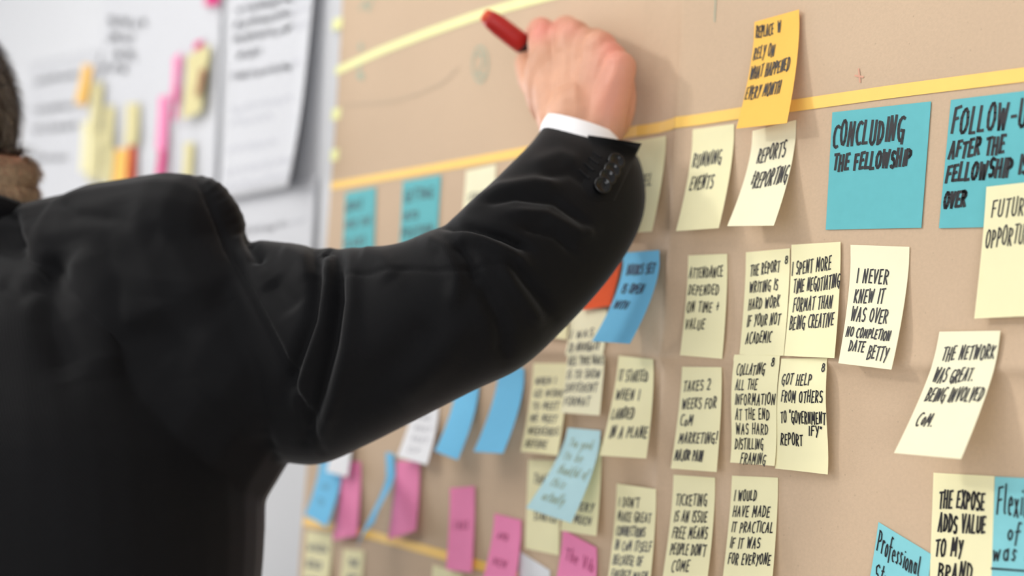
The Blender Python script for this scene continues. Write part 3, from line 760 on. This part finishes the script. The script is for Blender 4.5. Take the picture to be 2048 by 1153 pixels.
# left arm, hanging
elL, wrL = T(-.245, -.02, 1.12), T(-.25, .06, .88)
capsule(bm, ls, elL, .04, .035); capsule(bm, elL, wrL, .034, .024)
capsule(bm, wrL, wrL + Vector((0, 0, -.07)) + fw * .02, .026, .03)
hb = wrL + Vector((0, 0, -.09)) + fw * .025
for k, (L_) in enumerate((.07, .08, .075, .06)):
    a = hb + fw * (.03 - .02 * k) ; b = a + Vector((0, 0, -L_ * .5)) ; c = b + Vector((0, 0, -L_ * .45)) + sh * .018
    capsule(bm, a, b, .0095, .009); capsule(bm, b, c, .009, .0075)
capsule(bm, wrL + Vector((0, 0, -.04)) + fw * .03, hb + fw * .05 + sh * .02 + Vector((0, 0, -.02)), .011, .009)
# legs
for s in (-1, 1):
    capsule(bm, T(.06 * s, 0, .95), T(.10 * s, 0, .5), .075, .05); capsule(bm, T(.10 * s, 0, .5), T(.11 * s, -.01, .08), .05, .035)
# ---- right hand, gripping the marker (back of the hand towards the room)
MCP = [W(1092, 84, 1.058), W(1148, 78, 1.034), W(1200, 98, 1.008), W(1240, 136, .985)]
WR = [W(1118, 240, 1.02), W(1148, 245, 1.012), W(1180, 250, 1.0), W(1205, 256, .992)]
rad = [.0150, .0150, .0140, .0125]
for k in range(4):
    capsule(bm, WR[k], MCP[k], .0175, rad[k])
for k in range(3):
    capsule(bm, (WR[k] + WR[k + 1]) / 2 + camZ * .003, (MCP[k] + MCP[k + 1]) / 2 + camZ * .004, .018, .0135)
capsule(bm, wri, W(1162, 235, 1.008), .026, .027)
ellipsoid(bm, W(1215, 195, 1.003), (camX * .022, camY * .036, camZ * .015))   # heel on the little-finger side
ellipsoid(bm, W(1098, 165, 1.045), (camX * .020, camY * .036, camZ * .018))   # base of the thumb
# fingers: proximal, middle, distal, curling towards the wall and round the marker
def finger(pts, rs_):
    for (a, b), (r0, r1) in zip(zip(pts, pts[1:]), zip(rs_, rs_[1:])): capsule(bm, a, b, r0, r1)
finger([MCP[0], W(1082, 62, 1.088), W(1062, 84, 1.107), W(1052, 108, 1.112)], (.0140, .0115, .0095, .008))
finger([MCP[1], W(1132, 58, 1.070), W(1106, 92, 1.094), W(1086, 118, 1.096)], (.0138, .0112, .0095, .008))
finger([MCP[2], W(1190, 82, 1.043), W(1158, 128, 1.064), W(1128, 150, 1.062)], (.0128, .0105, .009, .0078))
finger([MCP[3], W(1234, 122, 1.012), W(1206, 168, 1.030), W(1180, 186, 1.030)], (.0112, .0095, .0082, .0072))
finger([W(1106, 205, 1.04), W(1066, 160, 1.075), W(1054, 128, 1.088), W(1060, 98, 1.092)], (.016, .0125, .0105, .0085))   # thumb
body = remeshed('body', bm, 0.0021, 3, MT['skin'], None); PP(body)
sculpt(body, [
    ([(1120, 95), (1118, 150)], 9, -1.6), ([(1174, 92), (1165, 150)], 9, -1.8), ([(1222, 120), (1205, 165)], 8, -1.6),
    ([(1092, 90), (1120, 200)], 8, .9), ([(1150, 86), (1150, 200)], 7, .9), ([(1200, 104), (1176, 205)], 7, .8), ([(1238, 140), (1200, 215)], 7, .6),
    ([(1072, 48), (1096, 52)], 12, 1.2), ([(1140, 52), (1160, 58)], 12, 1.4), ([(1192, 74), (1206, 84)], 10, 1.2),
    ([(0, 372), (78, 368)], 5, -0.6)])
# flush on the knuckles and the nape
co = get_co(body.data); X_, Y_, Z_ = to_px(co)
fl = np.zeros(len(co))
for (x, y, s, w) in [(1092, 45, 30, 1.0), (1145, 55, 26, .5), (1225, 90, 34, .7), (1225, 150, 55, .45), (1215, 215, 40, .4), (10, 385, 40, .9), (1070, 70, 20, .6)]:
    fl += w * np.exp(-((X_ - x) ** 2 + (Y_ - y) ** 2) / s ** 2)
at_ = body.data.attributes.new('flush', 'FLOAT', 'POINT'); at_.data.foreach_set('value', np.clip(fl, 0, 1).astype(np.float32))
for s in (-1, 1):
    bm = bmesh.new(); ellipsoid(bm, H(s * .030, .069, .0), (Fh * .0115, Sh * .0115, Uh * .0115))
    me = bpy.data.meshes.new('eye'); bm.to_mesh(me); bm.free(); me.materials.append(MT['eye']); me.polygons.foreach_set('use_smooth', [True] * len(me.polygons))
    e = bpy.data.objects.new('eye', me); col.objects.link(e); PP(e)

# ---- jacket
bm = bmesh.new()
NS = 48
rings = []
for z, a, b, f0 in spline([(.76, .205, .14, 0), (.9, .195, .135, 0), (1.05, .205, .135, 0), (1.2, .240, .145, -.01), (1.30, .238, .150, -.018), (1.37, .195, .138, -.02), (1.42, .16, .112, -.018), (1.452, .10, .075, -.01)], 30):
    rg = []
    for i in range(NS):
        th = 2 * math.pi * i / NS; c, s = math.cos(th), math.sin(th)
        rg.append(T(a * math.copysign(abs(c) ** .85, c), f0 + b * math.copysign(abs(s) ** .85, s), z))
    rings.append(rg)
loft_rings(bm, rings)
# shoulder yoke: from the collar to the padded shoulder
capsule(bm, W(55, 520, 1.045), W(200, 500, 1.0), .044, .047)
capsule(bm, W(200, 500, 1.0), W(352, 482, .978), .050, .051)
capsule(bm, W(220, 540, 1.01), W(250, 760, 1.03), .062, .09)
capsule(bm, W(340, 560, .995), W(400, 780, 1.01), .06, .085)
capsule(bm, W(340, 500, .978), W(385, 600, .978), .052, .066)
capsule(bm, W(290, 590, 1.0), W(470, 720, .985), .07, .075)
capsule(bm, W(55, 520, 1.045), W(-120, 510, 1.10), .044, .046)
capsule(bm, W(-120, 510, 1.10), ls + Vector((0, 0, .01)), .046, .062)
capsule(bm, W(450, 700, 1.0), T(.12, 0, 1.25), .085, .09)
# left sleeve
capsule(bm, ls, elL, .066, .056); capsule(bm, elL, wrL + Vector((0, 0, .01)), .055, .046)
# right sleeve
st = [((430, 470), (560, 925), .985, .07), ((540, 482), (640, 930), .965, .07), ((640, 494), (735, 890), .945, .068), ((740, 497), (850, 832), .925, .062), ((830, 476), (948, 782), .915, .056),
      ((900, 440), (1045, 735), .912, .052), ((960, 388), (1132, 655), .92, .048), ((1008, 340), (1215, 563), .935, .045), ((1046, 302), (1270, 478), .952, .043),
      ((1066, 280), (1291, 412), .966, .042), ((1082, 258), (1288, 350), .980, .041), ((1092, 240), (1276, 310), .995, .040)]
flat = [(a[0], a[1], b[0], b[1], z, d) for a, b, z, d in st]
rings = []
for a0, a1, b0, b1, z, d in spline(flat, 44):
    A, B = W(a0, a1, z), W(b0, b1, z); c = (A + B) / 2; u = (B - A) / 2; ax = ray_dir((a0 + b0) / 2, (a1 + b1) / 2)
    rings.append([c + u * math.cos(2 * math.pi * i / 40) + ax * d * math.sin(2 * math.pi * i / 40) for i in range(40)])
loft_rings(bm, rings)
jacket = remeshed('jacket', bm, 0.0024, 16, MT['wool'], None); PP(jacket)
# cut the sleeve end open, cleanly, at the cuff line
cA, cB = W(1090, 264, .985), W(1282, 300, .985); cut_p = W(1170, 261.5, .985)
bm = bmesh.new(); bm.from_mesh(jacket.data)
pl_n = (W(1150, 240, .99) - W(1150, 264, .985)); d1 = (W(1282, 289, .985) - W(1090, 262, .985)).normalized(); axd = ray_dir(1180, 300)
n_ = d1.cross(axd).normalized()
if n_.dot(pl_n) < 0: n_ = -n_
geo = [f for f in bm.faces if (f.calc_center_median() - cut_p).length < .12]
gs = set(geo); gv = {v for f in geo for v in f.verts}; ge = {e for f in geo for e in f.edges}
res = bmesh.ops.bisect_plane(bm, geom=list(gs) + list(gv) + list(ge), plane_co=cut_p, plane_no=n_, clear_outer=True)
bm.to_mesh(jacket.data); bm.free()
folds = [
    ([(392, 350), (425, 420), (455, 500), (505, 590), (560, 700), (600, 800), (645, 905)], 7, -3.2),
    ([(398, 330), (430, 372), (462, 420), (486, 480), (530, 560)], 17, 4.5),
    ([(495, 462), (500, 490), (520, 530)], 14, -10), 
    ([(655, 500), (655, 570), (646, 640), (614, 730), (592, 800)], 15, 5.5),
    ([(632, 470), (634, 560), (624, 640), (596, 720), (575, 790)], 15, -7),
    ([(676, 500), (677, 600), (664, 690), (640, 790), (612, 880)], 13, -7),
    ([(702, 500), (704, 600), (694, 700), (668, 800), (640, 880)], 17, 4),
    ([(652, 500), (655, 512)], 8, -7),
    ([(560, 500), (600, 520), (620, 560)], 20, 3), ([(540, 560), (590, 620)], 26, -4),
    ([(720, 505), (760, 520), (790, 560)], 24, 3.5),
    ([(878, 450), (945, 455), (1008, 474), (1062, 500)], 9, -6.5), ([(900, 470), (965, 482), (1018, 508), (1060, 540)], 13, 4.5),
    ([(915, 486), (940, 520), (950, 570)], 14, -4.5), ([(840, 475), (890, 500), (915, 560), (905, 620)], 18, 4),
    ([(925, 425), (1000, 378), (1070, 366), (1120, 372)], 13, 3.4), ([(950, 408), (1030, 392), (1110, 402), (1180, 452)], 9, -3.6),
    ([(1000, 425), (1090, 430), (1160, 468), (1190, 462)], 12, 3.4), ([(1040, 452), (1110, 470), (1150, 505)], 9, -3),
    ([(1018, 512), (1055, 564), (1107, 632)], 12, -4), ([(1000, 530), (1040, 590), (1085, 655)], 14, 3), ([(960, 560), (1000, 640), (1010, 720)], 16, -4),
    ([(1060, 330), (1120, 310), (1160, 325)], 14, 1.8), ([(1080, 355), (1140, 345), (1190, 380)], 10, -1.6),
    ([(680, 555), (747, 548), (825, 538), (905, 545), (1018, 522)], 5, -1.3), 
    ([(860, 640), (800, 720), (720, 800)], 34, -3.5), ([(930, 640), (880, 720), (790, 800)], 30, 3),
    ([(22, 415), (30, 460), (50, 505)], 13, -6), ([(60, 440), (80, 510), (70, 575)], 26, 5), ([(0, 560), (40, 590), (90, 560)], 18, -3),
    ([(112, 500), (107, 640), (140, 760)], 36, -6), ([(150, 480), (215, 630), (225, 760)], 48, 6), ([(330, 560), (320, 680), (340, 800)], 60, -5),
    ([(240, 390), (250, 440), (330, 480)], 30, -2.5), ([(120, 400), (150, 430), (240, 440)], 14, -2.5),
]
sculpt(jacket, folds)
# puckers across the sleeve head
co = get_co(jacket.data); no = get_no(jacket.data); X_, Y_, Z_ = to_px(co)
d_, t_ = seg_dist(X_, Y_, [(398, 330), (430, 372), (462, 420), (486, 480)])
co += no * (0.0006 * np.exp(-(d_ / 18) ** 2) * np.sin(t_ * 60))[:, None]; set_co(jacket.data, co)

jb = bmesh.new(); jb.from_mesh(jacket.data); jbvh = BVHTree.FromBMesh(jb)
camv = Vector(CAM.tolist())
def on_jacket(px, py, off=0.0):
    d = ray_dir(px, py); h = jbvh.ray_cast(camv, d)
    if h[0] is None: return None, None
    n = h[1] if h[1].dot(d) < 0 else -h[1]
    return h[0] + n * off, n
# sleeve vent flap with its pointed corner
def flap_pt(u, v):
    top = np.array([1176, 270]) * (1 - u) + np.array([1283, 288]) * u
    bot = np.array([1150, 420]) * (1 - u) + np.array([1222, 418]) * u
    mid = np.array([1168, 335]) * (1 - u) + np.array([1262, 332]) * u
    q = top * (1 - v) * (1 - 2 * v) + mid * 4 * v * (1 - v) + bot * v * (2 * v - 1) if True else None
    p, n = on_jacket(q[0], q[1])
    zc_ = 0.935 + .012 * (1 - v)
    if p is not None:
        zz = float(to_px(np.array(p))[2]) - .0016 * min(1, u * 3) * min(1, (1 - v) * 4) - .0003
        flap_pt.last = zz
    else: zz = flap_pt.last
    return W(q[0], q[1], min(zz, .975))
flap_pt.last = .95
fv, idx = [], {}
nu_, nv_ = 14, 16
depth = []
for j in range(nv_ + 1):
    row = [flap_pt(i / nu_, j / nv_) for i in range(nu_ + 1)]
    # smooth the edge that overhangs
    fv.append(row)
P_ = [[np.array(p) for p in r] for r in fv]
for _ in range(6):
    Q_ = [[p.copy() for p in r] for r in P_]
    for j in range(1, nv_):
        for i in range(1, nu_): Q_[j][i] = (P_[j][i - 1] + P_[j][i + 1] + P_[j - 1][i] + P_[j + 1][i]) / 4
    for j in range(1, nv_): Q_[j][nu_] = (P_[j - 1][nu_] + P_[j + 1][nu_]) / 2 * .5 + P_[j][nu_] * .5
    P_ = Q_
vv_ = []; ff_ = []
toc = -camZ
for off in (0.0022, 0.0010):
    for j, r in enumerate(P_):
        for i, p in enumerate(r):
            k = min(1, i / 5) * min(1, (nv_ - j) / 5)
            vv_.append(Vector(p.tolist()) + toc * (off * k - 0.0012 * (1 - k)))
K_ = nu_ + 1; Nn = (nv_ + 1) * K_
for j in range(nv_):
    for i in range(nu_):
        a = j * K_ + i; ff_.append((a, a + K_, a + K_ + 1, a + 1)); ff_.append((a + Nn, a + 1 + Nn, a + K_ + 1 + Nn, a + K_ + Nn))
edge = list(range(K_)) + [j * K_ + nu_ for j in range(1, nv_ + 1)] + [nv_ * K_ + i for i in range(nu_ - 1, -1, -1)] + [j * K_ for j in range(nv_ - 1, 0, -1)]
for a, b in zip(edge, edge[1:] + edge[:1]): ff_.append((a, b, b + Nn, a + Nn))
flap = link_mesh('cuff_vent_flap', vv_, ff_, MT['wool'], jacket, smooth=True)
fb = bmesh.new(); fb.from_mesh(flap.data); fbvh = BVHTree.FromBMesh(fb)
def on_cuff(px, py):
    d = ray_dir(px, py); best = None
    for b in (fbvh, jbvh):
        h = b.ray_cast(camv, d)
        if h[0] is not None and (best is None or h[3] < best[3]): best = h
    n = best[1] if best[1].dot(d) < 0 else -best[1]
    return best[0], n
# buttons
for (bx, by) in [(1229, 327), (1221, 344), (1212, 358), (1202, 373)]:
    p, n = on_cuff(bx, by); n = (n * .6 - camZ * .4).normalized()
    u = n.cross(Vector((0, 0, 1))).normalized(); w = n.cross(u)
    bm = bmesh.new(); rr = .0063
    prof = [(.02, .0026), (.35, .0024), (.55, .0028), (.75, .0040), (.92, .0040), (1.0, .0030), (1.0, .0008), (.6, .0)]
    loft_rings(bm, [[p + n * (h + .0006) + (u * math.cos(2 * math.pi * i / 28) + w * math.sin(2 * math.pi * i / 28)) * rr * q for i in range(28)] for q, h in prof])
    bmesh.ops.recalc_face_normals(bm, faces=bm.faces)
    me = bpy.data.meshes.new('sleeve_button'); bm.to_mesh(me); bm.free(); me.materials.append(MT['button'])
    me.polygons.foreach_set('use_smooth', [True] * len(me.polygons))
    o = bpy.data.objects.new('sleeve_button', me); col.objects.link(o); o.parent = jacket
# stitched buttonholes
def surface_tube(name, poly, r, material, parent):
    pts = []
    for a, b in zip(poly, poly[1:]):
        n = max(2, int(math.hypot(b[0] - a[0], b[1] - a[1]) / 6))
        for i in range(n):
            p, nn = on_cuff(a[0] + (b[0] - a[0]) * i / n, a[1] + (b[1] - a[1]) * i / n); pts.append(p + nn * r * .3)
    bm = bmesh.new(); rg = []
    for i, p in enumerate(pts):
        t = (pts[min(i + 1, len(pts) - 1)] - pts[max(i - 1, 0)]).normalized(); u = t.cross(camZ).normalized(); w = t.cross(u)
        rg.append([p + (u * math.cos(k * math.pi / 3) + w * math.sin(k * math.pi / 3)) * r for k in range(6)])
    loft_rings(bm, rg); me = bpy.data.meshes.new(name); bm.to_mesh(me); bm.free(); me.materials.append(material)
    o = bpy.data.objects.new(name, me); col.objects.link(o); o.parent = parent; return o
for pl in ([(1186, 305), (1208, 320)], [(1178, 315), (1202, 333)], [(1168, 327), (1192, 346)], [(1158, 340), (1184, 362)]):
    surface_tube('buttonhole', pl, .0009, MT['thread'], jacket)

# collar of the jacket
bm = bmesh.new()
cc = W(-75, 440, 1.07)
rg = []
for k, (r0, zz) in enumerate([(.072, .0), (.078, .012), (.080, .024), (.074, .028), (.070, .020), (.066, -.01)]):
    rg.append([cc + (sh * math.cos(2 * math.pi * i / 40) * r0 + fw * math.sin(2 * math.pi * i / 40) * r0 * .95) + Vector((0, 0, zz - .012 * (1 + math.sin(2 * math.pi * i / 40)) )) for i in range(40)])
vs = [[bm.verts.new(p) for p in r] for r in rg]
for A, B in zip(vs, vs[1:] + vs[:1]):
    for i in range(40): bm.faces.new((A[i], A[(i + 1) % 40], B[(i + 1) % 40], B[i]))
bmesh.ops.recalc_face_normals(bm, faces=bm.faces)
me = bpy.data.meshes.new('collar'); bm.to_mesh(me); bm.free(); me.materials.append(MT['wool']); me.polygons.foreach_set('use_smooth', [True] * len(me.polygons))
o = bpy.data.objects.new('collar', me); col.objects.link(o); o.parent = jacket

# shirt cuff: a cloth tube round the wrist
rings = []
for (ax0, ay0, bx0, by0, z, d) in spline([(1062, 330, 1262, 420, .965, .033), (1076, 290, 1250, 350, .975, .033), (1078, 268, 1246, 316, .985, .034), (1084, 246, 1240, 284, .992, .035), (1096, 229, 1234, 270, .998, .035)], 16):
    A, B = W(ax0, ay0, z), W(bx0, by0, z); c = (A + B) / 2; u = (B - A) / 2; ax = ray_dir((ax0 + bx0) / 2, (ay0 + by0) / 2)
    # the edge bows over the back of the wrist
    up = (W(1165, 230, z) - W(1165, 250, z))
    rings.append([c + u * math.cos(2 * math.pi * i / 40) + ax * d * math.sin(2 * math.pi * i / 40) + up * (-.45 * math.sin(2 * math.pi * i / 40)) for i in range(40)])
inner = [[p + ((sum(r, Vector()) / len(r)) - p).normalized() * .0016 for p in r] for r in rings]
bm = bmesh.new(); vs = [[bm.verts.new(p) for p in r] for r in rings + inner[::-1]]
for A, B in zip(vs, vs[1:] + vs[:1]):
    for i in range(40): bm.faces.new((A[i], A[(i + 1) % 40], B[(i + 1) % 40], B[i]))
bmesh.ops.recalc_face_normals(bm, faces=bm.faces)
me = bpy.data.meshes.new('shirt_cuff'); bm.to_mesh(me); bm.free(); me.materials.append(MT['shirt']); me.polygons.foreach_set('use_smooth', [True] * len(me.polygons))
o = bpy.data.objects.new('shirt_cuff', me); col.objects.link(o); PP(o)

# trousers and shoes
bm = bmesh.new()
capsule(bm, T(-.06, 0, .88), T(.06, 0, .88), .108, .108)
for s in (-1, 1):
    capsule(bm, T(.085 * s, 0, .84), T(.10 * s, 0, .5), .090, .075); capsule(bm, T(.10 * s, 0, .5), T(.11 * s, -.01, .10), .075, .062)
tr_ = remeshed('trousers', bm, 0.008, 3, MT['trouser'], None); PP(tr_)
for s in (-1, 1):
    bm = bmesh.new(); capsule(bm, T(.11 * s, -.05, .045), T(.12 * s, .16, .036), .044, .036); capsule(bm, T(.11 * s, -.03, .06), T(.11 * s, -.02, .10), .042, .042)
    sx = remeshed('shoe', bm, .006, 2, MT['shoe'], None); PP(sx)
    c_ = get_co(sx.data); c_[:, 2] = np.maximum(c_[:, 2], 0.001); set_co(sx.data, c_)

# hair: strands rooted on the scalp, short and paler at the nape
co = get_co(body.data); no = get_no(body.data)
rel_ = co - np.array(hc)
s_, f_, u_ = rel_ @ np.array(Sh), rel_ @ np.array(Fh), rel_ @ np.array(Uh)
X_, Y_, Z_ = to_px(co)
hair_m = (u_ > -.075 + .9 * np.maximum(f_, -.03)) & (u_ > -.06) & (f_ < .075) & (np.abs(s_) < .1) & (np.hypot(np.hypot(s_, f_), u_) < .13)
hair_m &= (co[:, 2] > W(20, 322, 1.05).z) | (f_ > .02)
hair_m &= ~((np.abs(s_) > .068) & (u_ < .02) & (f_ > -.03))
hair_m &= (X_ < 42) | (Y_ < 300) | (Z_ > 1.2)
nape_m = (~hair_m) & (co[:, 2] > W(20, 430, 1.05).z) & (co[:, 2] < W(20, 300, 1.05).z) & ((co - np.array(W(-75, 400, 1.07))) @ np.array(Fh) < .03) & (np.hypot(co[:, 0] - W(-75, 400, 1.07).x, co[:, 1] - W(-75, 400, 1.07).y) < .11)
print('NAPE', nape_m.sum(), hair_m.sum())
cap_idx = np.nonzero(hair_m)[0]
# hair mass: a shell lifted off the scalp
bm = bmesh.new(); bm.from_mesh(body.data); bm.verts.ensure_lookup_table()
bad = [v for v in bm.verts if not hair_m[v.index]]
bmesh.ops.delete(bm, geom=bad, context='VERTS')
for v in bm.verts: v.co = v.co + v.normal * (.0045 + .0022 * math.sin(v.co.x * 900 + v.co.z * 700) * math.sin(v.co.y * 800 + v.co.z * 500))
me = bpy.data.meshes.new('hair'); bm.to_mesh(me); bm.free(); me.materials.clear(); me.materials.append(MT['hair'])
hair = bpy.data.objects.new('hair', me); col.objects.link(hair); PP(hair)
def strands(name, idx, count, length, out, material, wdt, seed, root=0.0):
    r = np.random.default_rng(seed); pick = r.choice(idx, count); verts = []; faces = []
    for k in pick:
        p = Vector(co[k].tolist()); n = Vector(no[k].tolist()).normalized()
        dn = Vector((0, 0, -1)) + Fh * -.25 + Vector(r.normal(0, .35, 3).tolist()); dn = (dn - n * dn.dot(n)).normalized()
        L = length * r.uniform(.6, 1.3); side = n.cross(dn).normalized(); p = p + n * root; i0 = len(verts)
        for q in range(4):
            f = q / 3; c = p + dn * L * f + n * (out * L * math.sin(f * 1.7)); w2 = wdt * (1 - f * .8)
            verts += [c - side * w2, c + side * w2]
        for q in range(3): j = i0 + 2 * q; faces.append((j, j + 1, j + 3, j + 2))
    o = link_mesh(name, verts, faces, material, None); PP(o); o['kind'] = 'stuff'; return o
strands('hair_strands', cap_idx, 9000, .016, .35, MT['hair_dark'], .00028, 1, .004)
strands('hair_strands', cap_idx, 4500, .016, .40, MT['hair_grey'], .00024, 2, .0045)
strands('nape_hair', np.nonzero(nape_m)[0], 15000, .009, .40, MT['hair_tan'], .00026, 3, -.0005)
strands('nape_hair', np.nonzero(nape_m)[0], 5000, .008, .35, MT['hair_dark'], .00018, 4, -.0005)

# ------------------------------------------------------------------ the red marker in his hand
a, b = W(1092, 124, 1.093), W(967, 28, 1.075)
t = (b - a); L = t.length; t.normalize(); u = t.orthogonal().normalized(); w = t.cross(u)
marker = bpy.data.objects.new('marker_pen', None); col.objects.link(marker); marker.location = a
tag(marker, 'red marker pen gripped in the raised right hand', 'marker pen')
def lathe(name, prof, material):
    bm = bmesh.new(); loft_rings(bm, [[a + t * s + (u * math.cos(2 * math.pi * i / 24) + w * math.sin(2 * math.pi * i / 24)) * r for i in range(24)] for s, r in prof])
    bmesh.ops.recalc_face_normals(bm, faces=bm.faces)
    me = bpy.data.meshes.new(name); bm.to_mesh(me); bm.free(); me.materials.append(material); me.polygons.foreach_set('use_smooth', [True] * len(me.polygons))
    o = bpy.data.objects.new(name, me); col.objects.link(o); o.parent = marker; o.matrix_parent_inverse = Matrix.Translation(-a); return o
lathe('cap', [(L * .38, .0078), (L * .385, .0083), (L * .5, .0084), (L * .75, .0082), (L * .88, .0074), (L * .945, .0062)], MT['marker_red'])
lathe('collar', [(L * .30, .0074), (L * .31, .0078), (L * .385, .0078), (L * .386, .006)], MT['marker_dark'])
lathe('end_plug', [(L * .93, .0058), (L * .95, .0060), (L * .985, .0054), (L, .0040)], MT['marker_tip'])
lathe('barrel', [(L * .1, .004), (L * .12, .0068), (L * .2, .0072), (L * .305, .0072)], MT['marker_red'])
print('LIFTS', [(o['label'][:34], round(wu * 1000), round(wv * 1000), lf if isinstance(lf, tuple) else round(lf * 1000, 1)) for o, wu, wv, lf in N])
for o in bpy.data.objects:
    if 'label' in o and not 4 <= len(o['label'].split()) <= 16: print('LONG', o['label'])
